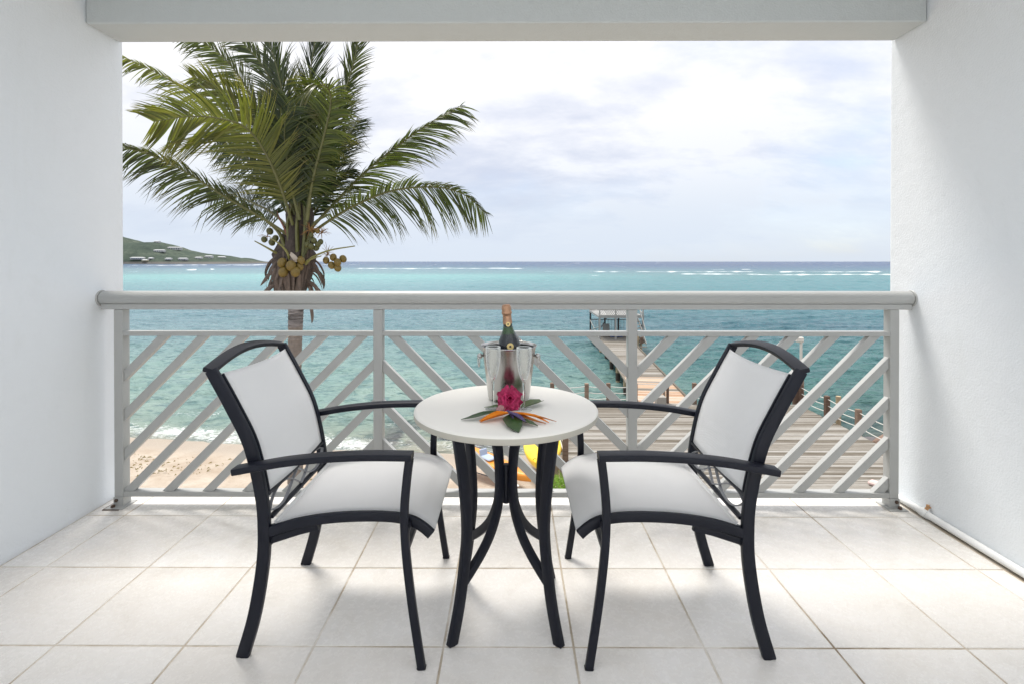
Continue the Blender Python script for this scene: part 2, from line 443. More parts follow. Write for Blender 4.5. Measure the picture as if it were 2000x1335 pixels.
# handrail: round tube, slightly flattened underneath
hp = []
for k in range(25):
    a = R(-62 + (360 - 56) * k / 24)
    hp.append((.0365 * math.sin(a + math.pi) , .0365 * math.cos(a)))
hr = [(XL + .012, 0, 0), (XR - .012, 0, 0)]
V = []; F = []
ring = [(0.0365 * math.cos(R(225 - 270 * k / 28 + 0)), 0.0365 * math.sin(R(225 - 270 * k / 28))) for k in range(29)]
for x, s in ((XL + .004, .8), (XL + .006, .9), (XL + .012, 1), (XR - .012, 1), (XR - .006, .9), (XR - .004, .8)):
    for a, b in ring: V.append(Vector((x, a * s, 1.0315 + b * s - (1 - s) * 0)))
n = len(ring)
for i in range(5):
    for k in range(n): F.append((i * n + k, i * n + (k + 1) % n, (i + 1) * n + (k + 1) % n, (i + 1) * n + k))
F.append(tuple(range(n))); F.append(tuple(5 * n + k for k in range(n)))
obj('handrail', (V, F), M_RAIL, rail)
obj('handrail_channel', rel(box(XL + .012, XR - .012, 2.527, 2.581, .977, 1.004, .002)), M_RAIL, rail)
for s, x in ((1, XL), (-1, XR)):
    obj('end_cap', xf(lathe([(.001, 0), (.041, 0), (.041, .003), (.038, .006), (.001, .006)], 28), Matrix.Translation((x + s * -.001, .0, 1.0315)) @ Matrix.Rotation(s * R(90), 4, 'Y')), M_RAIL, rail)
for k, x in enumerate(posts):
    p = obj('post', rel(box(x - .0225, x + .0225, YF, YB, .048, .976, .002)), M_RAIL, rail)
    b = obj('base_bracket', rel(join(box(x - .0255, x + .0255, YF - .003, YB + .003, .003, .0475, .0015), box(x - .045, x + .045, YF - .035, YB + .02, .0006, .005, .001))), M_RAIL, rail)
    tag(b, 'bracket foot with corroded bolts') if k in (0, 3) else None
    if k == 0: obj('rusty_shim', rel(box(x - .052, x + .030, YF - .042, YF + .03, .0002, .0035, .001)), M_RUST, rail)
    sg = -1 if x < 0 else 1
    g = []
    for (bx, bz, ax) in ((x + sg * .008, .033, 'y'), (x + sg * .016, .012, 'z')):
        if ax == 'y':
            g.append(xf(lathe([(.001, 0), (.0085, 0), (.0085, .007), (.005, .009), (.001, .009)], 6), Matrix.Translation((bx, YF - .003, bz)) @ Matrix.Rotation(R(90), 4, 'X')))
        else:
            g.append(xf(lathe([(.001, 0), (.010, 0), (.010, .008), (.006, .012), (.001, .014)], 6), Matrix.Translation((bx, YF - .017, .005))))
    obj('bolt', rel(join(*g)), M_RUST, rail)
Z0, Z1 = .0745, .846
for i in range(3):
    x0, x1 = posts[i] + .0227, posts[i + 1] - .0227
    obj('mid_rail', rel(box(x0, x1, YF + .001, YB - .001, Z1 + .0003, .8685, .0015)), M_RAIL, rail)
    obj('bottom_rail', rel(box(x0, x1, YF + .001, YB - .001, .0485, Z0 - .0003, .0015)), M_RAIL, rail)
def clip(poly, f):
    out = []
    for i in range(len(poly)):
        a, b = poly[i], poly[(i + 1) % len(poly)]; fa, fb = f(a), f(b)
        if fa >= 0: out.append(a)
        if (fa >= 0) != (fb >= 0): t = fa / (fa - fb); out.append((a[0] + (b[0] - a[0]) * t, a[1] + (b[1] - a[1]) * t))
    return out
def slat(x0, x1, c, sg):
    # centre line: x = c + sg*z ; 45 degrees
    h = .0275
    P4 = [(c - h - sg * 2, -2), (c + h - sg * 2, -2), (c + h + sg * 2, 2), (c - h + sg * 2, 2)]
    for f in (lambda p: p[0] - x0, lambda p: x1 - p[0], lambda p: p[1] - Z0, lambda p: Z1 - p[1]):
        P4 = clip(P4, f)
        if len(P4) < 3: return
    area = abs(sum(P4[i][0] * P4[(i + 1) % len(P4)][1] - P4[(i + 1) % len(P4)][0] * P4[i][1] for i in range(len(P4)))) / 2
    if area < .0012: return
    n = len(P4); y0, y1 = YF + .009, YF + .037
    V = [(x, y0, z) for x, z in P4] + [(x, y1, z) for x, z in P4]
    F = [tuple(range(n)), tuple(range(n, 2 * n))] + [(i, (i + 1) % n, (i + 1) % n + n, i + n) for i in range(n)]
    obj('slat', rel((V, F)), M_RAIL, rail, smooth=False)
for k in range(-1, 11): slat(posts[0] + .023, posts[1] - .023, -2.5815 + .198 * k, 1)
for k in range(-6, 8): slat(posts[1] + .023, posts[2] - .023, .255 + .197 * k, -1)
for k in range(-1, 11): slat(posts[2] + .023, posts[3] - .023, -.043 + .1985 * k, 1)

# ------------------------------------------------------------------ chairs
def make_chair(label):
    """sling armchair, faces +x, origin on the floor at its middle"""
    t = empty('patio_armchair'); tag(t, label, 'armchair', 'patio armchairs at the round table')
    up = crom([(-.270, 0), (-.233, .13), (-.207, .287), (-.203, .40), (-.212, .50), (-.247, .65), (-.302, .765), (-.366, .882)] and
              [Vector((a, 0, b)) for a, b in [(-.270, 0), (-.233, .13), (-.207, .287), (-.203, .40), (-.212, .50), (-.247, .65), (-.302, .765), (-.366, .882)]], 6)
    fl = crom([Vector((a, 0, b)) for a, b in [(.290, 0), (.272, .115), (.255, .237), (.242, .36), (.238, .467), (.245, .56), (.253, .626)]], 5)
    sr = crom([Vector((a, 0, b)) for a, b in [(-.190, .385), (-.10, .412), (-.0, .428), (.10, .434), (.19, .432), (.25, .421), (.285, .402), (.312, .379)]], 5)
    ar = crom([Vector((a, 0, b)) for a, b in [(-.272, .590), (-.20, .603), (-.11, .618), (.01, .630), (.13, .635), (.262, .634)]], 5)
    wp = rrect(.022, .039, .004)
    for s in (-1, 1):
        obj('leg', sweep([p + Vector((0, s * .241, 0)) for p in up], wp, (0, 1, 0), lambda k: 1.0 - .12 * k), M_DARK, t)
        obj('leg', sweep([p + Vector((0, s * (.287 - .004 * (p.z / .63)), 0)) for p in fl], rrect(.020, .025, .004), (0, 1, 0)), M_DARK, t)
        obj('armrest', sweep([p + Vector((0, s * .281, 0)) for p in ar], rrect(.046, .020, .004), (0, 1, 0)), M_DARK, t)
        obj('seat_rail', sweep([p + Vector((0, s * .237, 0)) for p in sr], rrect(.026, .031, .004), (0, 1, 0)), M_DARK, t)
        obj('side_brace', sweep([Vector((-.196, s * .232, .352)), Vector((-.10, s * .232, .383)), Vector((-.04, s * .232, .398))], rrect(.016, .022, .003), (0, 1, 0)), M_DARK, t)
        obj('bracket', box(.228, .252, min(s * .245, s * .273), max(s * .245, s * .273), .402, .426, .002), M_DARK, t)
        for (fx, fv, gx, gy) in ((-.269, .241, .019, .0102), (.2895, .287, .0135, .0097)):
            obj('foot_glide', box(fx - gx, fx + gx, s * fv - gy, s * fv + gy, 0, .007, .002), M_RUBBER, t)
    # arched top rail
    tr = crom([Vector((-.368 - .012 * math.cos(v / .245 * 1.57), v, .880 + .036 * math.cos(v / .25 * 1.5))) for v in np.linspace(-.251, .251, 9)], 4)
    obj('top_rail', sweep(tr, rrect(.037, .015, .003), (1, 0, -.32)), M_DARK, t)
    # cross bars and scrollwork under the back sling
    zb, zt, ux = .424, .494, -.190
    for z, u in ((zb, ux + .001), (zt, ux - .012)):
        obj('crossbar', sweep([Vector((u, v, z)) for v in (-.229, 0, .229)], rrect(.016, .010, .002), (1, 0, 0)), M_DARK, t)
    A = [(-.228, .28), (-.205, .62), (-.165, .93), (-.12, 1.0), (-.075, .84), (-.035, .45), (0, .04)]
    B = [(-.228, .26), (-.19, .05), (-.145, .0), (-.105, .17), (-.065, .50), (-.032, .78), (0, .98)]
    strips = []
    for C in (A, B, [(-v, 1 - f) for v, f in A], [(-v, 1 - f) for v, f in B]):
        pts = crom([Vector((ux - .012 * f, v, zb + .006 + (zt - zb - .012) * f)) for v, f in C], 5)
        strips.append(sweep(pts, rrect(.010, .0042, .001), (1, 0, 0)))
    obj('scrollwork', join(*strips), simple('grey_scroll_metal', (.20, .205, .22), .4) if 'grey_scroll_metal' not in bpy.data.materials else bpy.data.materials['grey_scroll_metal'], t)
    obj('stretcher', sweep([Vector((.243, v, .356)) for v in (-.276, 0, .276)], rrect(.018, .020, .003), (1, 0, 0)), M_DARK, t)
    obj('stretcher', sweep([Vector((-.196, v, .345)) for v in (-.229, 0, .229)], rrect(.020, .020, .003), (1, 0, 0)), M_DARK, t)
    # slings
    def sling(name, prof, half, sag, off):
        V, F = [], []; nv = 15; m = len(prof)
        for i, p in enumerate(prof):
            tg = (prof[min(i + 1, m - 1)] - prof[max(i - 1, 0)]).normalized(); nn = Vector((-tg.z, 0, tg.x))
            for k in range(nv):
                s = -1 + 2 * k / (nv - 1); e = 1 - s * s
                V.append(p + nn * (off - sag(i / (m - 1)) * e) + Vector((0, half * s, 0)))
        for i in range(m - 1):
            for k in range(nv - 1): F.append((i * nv + k, i * nv + k + 1, (i + 1) * nv + k + 1, (i + 1) * nv + k))
        o = obj(name, (V, F), M_FAB, t); md = o.modifiers.new('thickness', 'SOLIDIFY'); md.thickness = .0022; md.offset = 0
        return o
    seat = [Vector((-.186, 0, .402))] + [p + Vector((0, 0, .0)) for p in sr if p.x > -.18]
    sling('seat_sling', seat, .238, lambda k: .010 * math.sin(math.pi * min(1, k * 1.1)), .0165)
    back = [p for p in up if .488 < p.z < .868]
    o = sling('back_sling', back, .222, lambda k: .012, -.012)
    for s in (-1, 1): obj('hem', sweep([p + Vector((.012 * .93, s * .2245, .003)) for p in back], rrect(.007, .016, .002), (0, 1, 0)), M_DARK, t)
    # top edge of sling sags in the middle
    me = o.data
    for v in me.vertices:
        f = max(0, (v.co.z - .70) / .165); e = 1 - (v.co.y / .222) ** 2
        v.co.z -= .011 * f * e; v.co.x += .30 * .011 * f * e
    return t
def dup(root, loc, rz):
    r = root.copy(); COL.objects.link(r); r.location = loc; r.rotation_euler = (0, 0, rz)
    for ch in list(root.children):
        c = ch.copy(); COL.objects.link(c); c.parent = r
    return r
chair = make_chair('dark framed armchair with white sling left of the round table, facing right')
chair.location = (-.560, 1.812, 0)
chair2 = dup(chair, (.520, 1.812, 0), math.pi)
chair2['label'] = 'dark framed armchair with white sling right of the round table, facing left'

# ------------------------------------------------------------------ table
TX, TY, TZ = -.0205, 1.79, .712
tb = empty('bistro_table', (TX, TY, 0)); tag(tb, 'round ivory topped bistro table on curved charcoal legs between the chairs', 'table')
RT = .318
obj('table_top', lathe([(.001, TZ), (RT - .012, TZ), (RT - .006, TZ - .0008), (RT - .0015, TZ - .004), (RT, TZ - .0075)], 96, False), M_TOP, tb)
obj('rim', lathe([(RT, TZ - .0075), (RT, TZ - .020), (RT - .002, TZ - .026), (RT - .008, TZ - .029), (.001, TZ - .029)], 96, False), M_RIM, tb)
outer = [(.222, .683), (.206, .59), (.190, .488), (.180, .38), (.181, .30), (.196, .19), (.213, .10), (.240, 0)]
inner = [(.088, .683), (.060, .63), (.040, .56), (.032, .48), (.034, .41), (.046, .35), (.075, .29), (.112, .245), (.155, .207), (.190, .180)]
for a in (45, 135, 225, 315):
    d = Vector((math.cos(R(a)), math.sin(R(a)), 0)); l = Vector((-d.y, d.x, 0))
    lg = obj('leg', sweep(crom([d * r + Vector((0, 0, z)) for r, z in outer], 6), rrect(.023, .034, .004), l), M_DARK, tb)
    obj('brace', sweep(crom([d * r + Vector((0, 0, z)) for r, z in inner], 6), rrect(.021, .030, .004), l), M_DARK, tb)
    obj('foot_glide', xf(box(-.017, .017, -.0113, .0113, 0, .007, .002), Matrix.Translation(d * .2395) @ Matrix.Rotation(R(a), 4, 'Z')), M_RUBBER, tb)
obj('hub', lathe([(.001, .508), (.012, .508), (.0145, .504), (.0145, .380), (.012, .374), (.001, .374)], 20), M_DARK, tb)
obj('top_frame', join(*[xf(box(-.24, .24, -.014, .014, .676, .6838, .001), Matrix.Rotation(R(a), 4, 'Z')) for a in (45, 135)][:1]), M_DARK, tb)

# champagne bucket
BX, BY = -.0115, 1.885
bk = empty('ice_bucket', (BX, BY, TZ)); tag(bk, 'steel ice bucket with ring handles holding the bottle on the table', 'bucket')
prof = [(.001, .002), (.070, .002), (.0735, .004), (.076, .010), (.0985, .188), (.1025, .1935), (.1040, .1955), (.1030, .1975), (.1005, .1965), (.0968, .190), (.0742, .012), (.001, .010)]
obj('bucket_body', lathe(prof, 72), M_STEEL, bk, angle=50)
obj('reflection_shell', lathe([(.0961, .1875), (.0738, .0140), (.001, .0125)], 72, False), simple('painted_inner_reflection', (.035, .045, .038), .5, .0, .2, 20.), bk)  # added inner skin; its dark colour stands for the bottle's reflection
for s in (-1, 1):
    h = obj('knob', join(sphere((s * .106, -.008, .158), .0105, 1, 12, 8), tube([(s * .094, 0, .158), (s * .104, -.006, .158)], .005)), M_STEEL, bk)
    rg = [(s * .110 + .004 * math.sin(a) * s, -.010 + .0150 * math.sin(a), .140 + .0205 * math.cos(a)) for a in np.linspace(0, 2 * math.pi, 25)[:-1]]
    obj('ring_handle', sweep(rg, rrect(.0042, .0042, .002), (1, .2, 0), closed=True), M_STEEL, h)
# bottle, leaning in the bucket
bt = empty('champagne_bottle', (BX + .016, BY + .012, TZ + .014)); bt.rotation_euler = (R(3), R(-4.5), 0)
tag(bt, 'dark green champagne bottle with copper foil neck standing in the bucket', 'bottle')
bp = [(.001, 0), (.038, 0), (.0415, .006), (.0415, .170), (.0402, .188), (.0355, .206), (.0275, .222), (.0205, .238), (.0168, .254), (.0152, .270), (.0146, .290), (.001, .290)]
obj('glass_body', lathe([(r, z) for r, z in bp], 48), M_BOTTLE, bt, angle=60)
obj('foil', lathe([(.0172, .262), (.0168, .272), (.0160, .285), (.0158, .296), (.0185, .298), (.0188, .304), (.0175, .306), (.0176, .315), (.0168, .325), (.0130, .3315), (.001, .333)], 32), M_FOIL, bt, angle=60)
def disc_on(o, r, x, y, z, tilt, m, name, par):
    return obj(name, xf(lathe([(.0005, 0), (r, 0), (r * .97, .0009), (.0005, .0012)], 24), Matrix.Translation((x, y, z)) @ Matrix.Rotation(R(90 - tilt), 4, 'X')), m, par)
sl = disc_on(bt, .0085, .002, -.0178, .262, 10, M_GOLD, 'neck_seal', bt)
disc_on(bt, .0032, .002, -.0189, .2622, 10, M_INK, 'seal_emblem', sl)
sl = disc_on(bt, .0125, .004, -.0412, .186, 12, M_GOLD, 'shoulder_seal', bt)
disc_on(bt, .009, .004, -.0424, .1862, 12, M_GOLD, 'seal_rim', sl)
disc_on(bt, .0040, .004, -.0434, .1864, 12, M_INK, 'seal_emblem', sl)
# flutes
M_SOLID = m_glass('solid_clear_glass', (.97, .99, .98))
M_LIP_GLINT = simple('painted_lip_highlight', (.80, .84, .84), .15, 0, .02)  # opaque pale colour painting the bright highlight along the flute lip
def flute(px, py, label):
    b = on_z(px, py, TZ)
    f = empty('champagne_flute', (b.x, b.y, TZ + .0003)); tag(f, label, 'glass', 'champagne flutes')
    o = [(.0008, .0030), (.012, .0024), (.0262, .0006), (.0270, .0014), (.0262, .0026), (.012, .0048), (.0060, .0080), (.0036, .018), (.0034, .050), (.0042, .085), (.0058, .094), (.0105, .104), (.0175, .124), (.0225, .150), (.0256, .180), (.0254, .210), (.0248, .2125), (.0236, .210), (.0237, .180), (.0208, .150), (.0158, .125), (.0092, .1065), (.0035, .0995), (.0008, .0980)]
    obj('bowl', lathe(o[11:24], 40, False), M_GLASS, f, angle=60)
    obj('stem', lathe([(.0008, .0078), (.0050, .0078), (.0036, .018), (.0034, .050), (.0042, .085), (.0058, .0938), (.0008, .0938)], 20), M_SOLID, f, angle=60)
    obj('foot', lathe([(.0008, .0003), (.0262, .0003), (.0270, .0012), (.0262, .0022), (.012, .0046), (.0052, .0076), (.0008, .0076)], 40), M_GLASS, f, angle=60)
    obj('rim', sweep([(.0247 * math.cos(a), .0247 * math.sin(a), .2120) for a in np.linspace(0, 2 * math.pi, 41)[:-1]], rrect(.0016, .0016, .0007), (0, 0, 1), closed=True), M_LIP_GLINT, f)
    return f
flute(963, 798, 'empty champagne flute left of the red flower, before the bucket')
flute(1023.5, 800, 'empty champagne flute right of the red flower, before the bucket')

# flowers and leaves on the table
def blade(path, widths, fold=.25, lift=(0, 0, 1), thick=.0012):
    """leaf or petal: folded blade along a 3-D path"""
    P3 = crom(path, 5); m = len(P3); V, F = [], []
    up = Vector(lift)
    for i, p in enumerate(P3):
        t = (P3[min(i + 1, m - 1)] - P3[max(i - 1, 0)]).normalized(); s = t.cross(up).normalized(); n = s.cross(t)
        q = i / (m - 1) * (len(widths) - 1); a = int(min(q, len(widths) - 2)); wd = widths[a] + (widths[a + 1] - widths[a]) * (q - a)
        for k in (-1, -.5, 0, .5, 1): V.append(p + s * wd * k + n * wd * fold * abs(k) ** 1.5)
        for k in (-1, -.5, 0, .5, 1): V.append(p + s * wd * k + n * (wd * fold * abs(k) ** 1.5 - thick))
    for i in range(m - 1):
        a, b = i * 10, (i + 1) * 10
        for k in range(4):
            F.append((a + k, a + k + 1, b + k + 1, b + k)); F.append((a + 5 + k, b + 5 + k, b + 6 + k, a + 6 + k))
        F.append((a, b, b + 5, a + 5)); F.append((a + 4, a + 9, b + 9, b + 4))
    F.append((0, 5, 6, 7, 8, 9, 4, 3, 2, 1)); e = (m - 1) * 10; F.append((e, e + 1, e + 2, e + 3, e + 4, e + 9, e + 8, e + 7, e + 6, e + 5))
    return V, F
def tp(px, py, dz=.002): return on_z(px, py, TZ + dz)
def leaf(pts, wd, m, label, fold=.25, dz=(.010, .014, .004)):
    P3 = [tp(x, y, z) for (x, y), z in zip(pts, np.interp(np.linspace(0, 1, len(pts)), np.linspace(0, 1, len(dz)), dz))]
    o = P3[0].copy(); o.z = TZ
    lf = obj('leaf', ([Vector(v) - o for v in blade(P3, wd, fold)[0]], blade(P3, wd, fold)[1]), m, loc=o)
    tag(lf, label, 'leaf', 'cut leaves round the flower')
leaf([(976, 802), (950, 806), (925, 813), (900, 818)], [.006, .016, .014, .001], M_LEAF, 'long green leaf pointing left on the table', .2)
leaf([(1000, 806), (1001, 818), (1006, 832), (1013, 843)], [.004, .032, .022, .001], M_LEAF, 'broad dark green leaf pointing towards the table front', .12, (.012, .012, .003))
leaf([(1010, 812), (1024, 820), (1038, 825), (1051, 830.5)], [.004, .011, .010, .001], M_LEAF, 'small green leaf under the orange petals', .2)
leaf([(1020, 796), (1032, 791), (1045, 787), (1058, 782)], [.008, .020, .022, .010], M_LEAF2, 'pale rolled green leaf behind the right flute', .5, (.004, .010, .012))
leaf([(985, 794), (970, 793), (958, 794), (946, 794)], [.006, .013, .010, .001], M_LEAF2, 'pointed pale leaf behind the left flute', .3)
leaf([(990, 790), (982, 786), (974, 784), (968, 781)], [.010, .016, .013, .004], M_LEAF, 'short green leaf against the bucket foot', .3, (.004, .014, .020))
# red ginger-like blossom
fc = tp(996, 804, 0); RZ = .043
fl_ = empty('red_flower', (fc.x, fc.y + .015, TZ)); tag(fl_, 'crimson many petalled blossom resting against the bucket', 'flower')
C0 = Vector((0, .008, .040)); axis = Vector((.05, -.93, .36)).normalized()
rnd = random.Random(5)
def petal(dirv, L, wd, curl, m=M_RED):
    d = dirv.normalized(); b = C0 - axis * .012
    p0 = b; p1 = b + d * L * .5 + axis * .006; p2 = b + d * L * .88 + axis * .004 * curl; p3 = b + d * L - axis * .010 * curl
    nrm = axis - d * axis.dot(d)
    return blade([p0, p1, p2, p3], [wd * .35, wd * .9, wd * 1.15, wd * 1.05], .10, tuple(nrm.normalized()), .0008)
ux_ = axis.cross(Vector((0, 0, 1))).normalized(); uy_ = axis.cross(ux_).normalized()
for ring_i, (cnt, L, out, wd) in enumerate(((8, .039, .0, .022), (7, .035, .35, .020), (5, .029, .9, .018), (4, .021, 1.8, .012))):
    for k in range(cnt):
        a = 2 * math.pi * (k + .5 * (ring_i % 2)) / cnt + rnd.uniform(-.15, .15)
        d = ux_ * math.cos(a) + uy_ * math.sin(a) + axis * (out + rnd.uniform(-.1, .15))
        obj('petal', petal(d, L * rnd.uniform(.92, 1.08), wd, rnd.uniform(.3, 1.4)), M_RED, fl_)
obj('bud', xf(sphere((0, 0, 0), .011, 1.7), Matrix.Translation((-.030, .0, .010)) @ Matrix.Rotation(R(65), 4, 'Y')), M_PINK, fl_)
# bird of paradise
bb = tp(996, 808, 0); bop = empty('bird_of_paradise', (bb.x, bb.y, TZ)); tag(bop, 'orange and violet bird of paradise bloom lying before the red flower', 'flower')
def bpet(pts, wd, m, name, dz=(.018, .016, .006), fold=.5):
    P3 = [tp(x, y, z) - bb - Vector((0, 0, 0)) for (x, y), z in zip(pts, np.interp(np.linspace(0, 1, len(pts)), np.linspace(0, 1, len(dz)), dz))]
    for p in P3: p.z = p.z
    obj(name, blade([Vector((p.x, p.y, p.z)) for p in P3], wd, fold), m, bop)
bpet([(993, 806), (975, 809), (955, 815), (936, 821)], [.006, .017, .012, .001], M_ORANGE, 'petal')
bpet([(993, 806), (972, 812), (952, 818), (938, 823)], [.006, .012, .008, .001], M_ORANGE, 'petal', (.010, .008, .003))
bpet([(999, 805), (1020, 808), (1045, 813), (1072, 824)], [.004, .008, .009, .001], M_ORANGE, 'petal', (.020, .022, .006))
bpet([(999, 806), (1018, 812), (1040, 820), (1066, 826)], [.004, .009, .008, .001], M_RUSTO, 'petal', (.016, .014, .004))
bpet([(1000, 804), (1025, 808), (1055, 814), (1087, 822)], [.003, .006, .005, .0006], M_RUSTO, 'petal', (.014, .020, .008))
bpet([(994, 804), (1005, 809), (1015, 815), (1028, 824)], [.004, .009, .009, .001], M_PURPLE, 'tongue', (.022, .022, .012))
bpet([(990, 800), (996, 806), (1000, 812), (1004, 818)], [.003, .006, .005, .001], M_PURPLE, 'tongue', (.016, .018, .010))

#---OUTSIDE---
# ------------------------------------------------------------------ sea, beach
SEA = -5.885; DECK = -4.985; H = CAM_Z - SEA
def vcol(me, name, arr):
    a = me.color_attributes.new(name, 'FLOAT_COLOR', 'POINT')
    d = np.ones((len(me.vertices), 4), dtype=np.float32); d[:, :arr.shape[1]] = arr; a.data.foreach_set('color', d.ravel())
def vfl(me, name, arr):
    a = me.attributes.new(name, 'FLOAT', 'POINT'); a.data.foreach_set('value', arr.astype(np.float32).ravel())
def grid(name, X, Y, Z, m, smooth=True):
    r, c = X.shape; me = bpy.data.meshes.new(name)
    co = np.stack([X, Y, Z], -1).reshape(-1, 3).astype(np.float32)
    i = np.arange(r - 1)[:, None] * c + np.arange(c - 1)[None, :]
    f = np.stack([i, i + 1, i + 1 + c, i + c], -1).reshape(-1, 4).astype(np.int32)
    me.vertices.add(len(co)); me.vertices.foreach_set('co', co.ravel())
    me.loops.add(f.size); me.loops.foreach_set('vertex_index', f.ravel())
    me.polygons.add(len(f)); me.polygons.foreach_set('loop_start', (np.arange(len(f)) * 4).astype(np.int32))
    me.update(calc_edges=True); me.materials.append(m)
    if smooth: me.polygons.foreach_set('use_smooth', [True] * len(f))
    o = bpy.data.objects.new(name, me); COL.objects.link(o); return o
SHX = np.array([-60, -30, -15.2, -13.0, -10.8, -8.5, -6.2, -3.9, -1.0, 2, 6, 12.5, 14, 20, 60.])
SHY = np.array([24, 22, 20.6, 20.1, 19.6, 19.3, 19.1, 19.0, 18.7, 18.6, 18.0, 17.0, 17.2, 17.0, 16.])
def shore(X): return np.interp(X, SHX, SHY) + .35 * (vnoise(X * .45 + 5, X * 0 + 3) - .5) + .15 * (vnoise(X * 1.7, X * 0 + 8) - .5)

def m_sea():
    m, t, p, o = mat('sea_water')
    at_ = t.n.new('ShaderNodeAttribute'); at_.attribute_name = 'bed'
    fo = t.n.new('ShaderNodeAttribute'); fo.attribute_name = 'foam'
    geo = t.n.new('ShaderNodeNewGeometry'); pos = geo.outputs['Position']
    n1 = t.noise(t.mapping(pos, (.9, 1.6, 1)), 1.25, 6, .62, .6)
    n2 = t.noise(t.mapping(pos, (.08, .25, 1)), 1.0, 6, .62, .5)
    c = t.mix(t.ramp(n1, [(.49, 0.), (.59, .85)]), at_.outputs['Color'], t.mix(1.0, at_.outputs['Color'], (.44, .56, .64), 'MULTIPLY'))
    c = t.mix(t.ramp(n2, [(.38, 0.), (.62, .45)]), c, t.mix(1.0, at_.outputs['Color'], (.70, .80, .86), 'MULTIPLY'))
    # foam: vertex mask broken up by fine noise
    fn = t.noise(t.mapping(pos, (1.5, 2.6, 1)), 2.2, 8, .72, 1.2)
    ff = t.math('ADD', fo.outputs['Fac'], t.math('MULTIPLY', t.math('SUBTRACT', fn, .5), 2.6))
    fmask = t.ramp(ff, [(.40, 0.), (.85, .78)])
    fmask = t.math('MULTIPLY', fmask, t.math('GREATER_THAN', fo.outputs['Fac'], .02))
    cc = t.mix(fmask, c, (.80, .82, .82))
    w1 = t.noise(t.mapping(pos, (1.0, 1.9, 1), rot=(0, 0, .25)), 1.6, 7, .62, .5)
    w3 = t.noise(t.mapping(pos, (1.0, 2.2, 1), rot=(0, 0, .1)), .16, 5, .6, .3)
    h = t.math('ADD', t.math('MULTIPLY', w1, .20), t.math('MULTIPLY', w3, 2.6))
    bp = t.bump(h, .75, 1.0)
    P(p, t, col=cc, rough=t.math('ADD', t.math('MULTIPLY', fmask, .5), .22), ior=1.333, spec=.17, normal=bp)
    return m
M_SEA = m_sea()
v = np.concatenate([np.array([.35, .6, .8, 1.0]), np.arange(1.3, 40, .42), np.arange(40, 120, .8), np.arange(120, 400, .95), np.arange(402, 470, 4.)])
Yr = 1000 * H / v; u = np.linspace(-1.7, 1.7, 860)
YY = np.repeat(Yr[:, None], len(u), 1); XX = YY * u[None, :]
VV = np.repeat(v[:, None], len(u), 1)
# chop: sum of directional waves, amplitude limited where the mesh gets too coarse
rs = np.random.RandomState(3); ZZ = np.zeros_like(XX); pitch = YY * (u[1] - u[0])
dY = np.gradient(Yr)[:, None] * -1.0
wx = XX + 1.2 * fbm(XX * .22, YY * .22, 3); wy = YY + 1.2 * fbm(XX * .22 + 40, YY * .22 + 9, 3)
gust = .55 + .9 * fbm(XX * .05 + 3, YY * .07 + 1, 3)
for k in range(46):
    lam = .55 * 1.085 ** k; a_ = .0115 * lam ** .75 * rs.uniform(.6, 1.3)
    if lam > 6: a_ *= (6 / lam) ** 1.1
    th = math.pi / 2 + rs.normal(0, .55); ph = rs.uniform(0, 6.28)
    kx, ky = math.cos(th) * 2 * math.pi / lam, math.sin(th) * 2 * math.pi / lam
    fade = sstep(1.6, 3.2, lam / np.maximum(np.abs(dY), 1e-6)) * sstep(1.2, 3., lam / pitch)
    s = np.sin(kx * wx + ky * wy + ph); ZZ += a_ * fade * gust * (1 - np.abs(s)) * 1.3 * (1 if k % 2 else .7) - a_ * .5 * fade
ZZ *= sstep(-.5, 5, YY - shore(XX)) * .8 + .12
# gentle breakers near the beach
ds = YY - shore(XX)
for c_, hgt in ((1.5, .05), (4.2, .10), (8.0, .07)):
    q = ds - c_ - 1.1 * (vnoise(XX * .22 + c_, XX * 0 + 2) - .5); ZZ += hgt * np.exp(-(q / .45) ** 2) * (.3 + .9 * vnoise(XX * .3, XX * 0 + c_))
Z = SEA + ZZ
# colour of the water column over the bed
def lin(r, g, b): return np.array([((c / 255 + .055) / 1.055) ** 2.4 if c > 10 else c / 255 / 12.92 for c in (r, g, b)])
KL = [0, 5, 11, 14, 18, 22, 26, 31, 38, 45, 60, 90, 130, 170, 210, 260, 300, 330, 360, 480]
CL = [(28, 92, 148), (36, 100, 150), (76, 134, 164), (116, 172, 186), (128, 182, 190), (132, 192, 196), (150, 226, 220), (146, 222, 218), (140, 208, 208), (130, 196, 200), (126, 184, 192), (132, 178, 188), (138, 180, 186), (150, 190, 188), (168, 204, 194), (174, 206, 194), (180, 204, 188), (190, 204, 184), (204, 204, 180), (212, 206, 184)]
KR = [0, 7, 14, 19, 24, 30, 40, 52, 70, 95, 130, 160, 190, 230, 260, 300, 340, 480]
CR = [(14, 78, 140), (22, 86, 146), (66, 126, 160), (94, 156, 168), (100, 166, 170), (92, 174, 176), (84, 170, 176), (82, 168, 174), (80, 156, 166), (84, 152, 162), (82, 138, 152), (92, 152, 152), (88, 148, 146), (100, 152, 144), (100, 146, 138), (92, 124, 120), (110, 124, 114), (120, 130, 120)]
CLm = np.array([lin(*c) for c in CL]); CRm = np.array([lin(*c) for c in CR])
warp = 1 + .22 * (fbm(XX / (YY * .3 + 6), YY / (YY * .08 + 3) , 4) - .5)
wv = VV * warp + 2.0 * (fbm(XX * .004 + 9, YY * .004, 3) - .5)
colL = np.stack([np.interp(wv, KL, CLm[:, k]) for k in range(3)], -1)
colR = np.stack([np.interp(wv, KR, CRm[:, k]) for k in range(3)], -1)
side = sstep(-.22, .42, (XX + 6 * (fbm(XX * .05, YY * .05, 3) - .5)) / (YY + 8) + .10 * (fbm(XX * .1 + 4, YY * .1, 3) - .5))
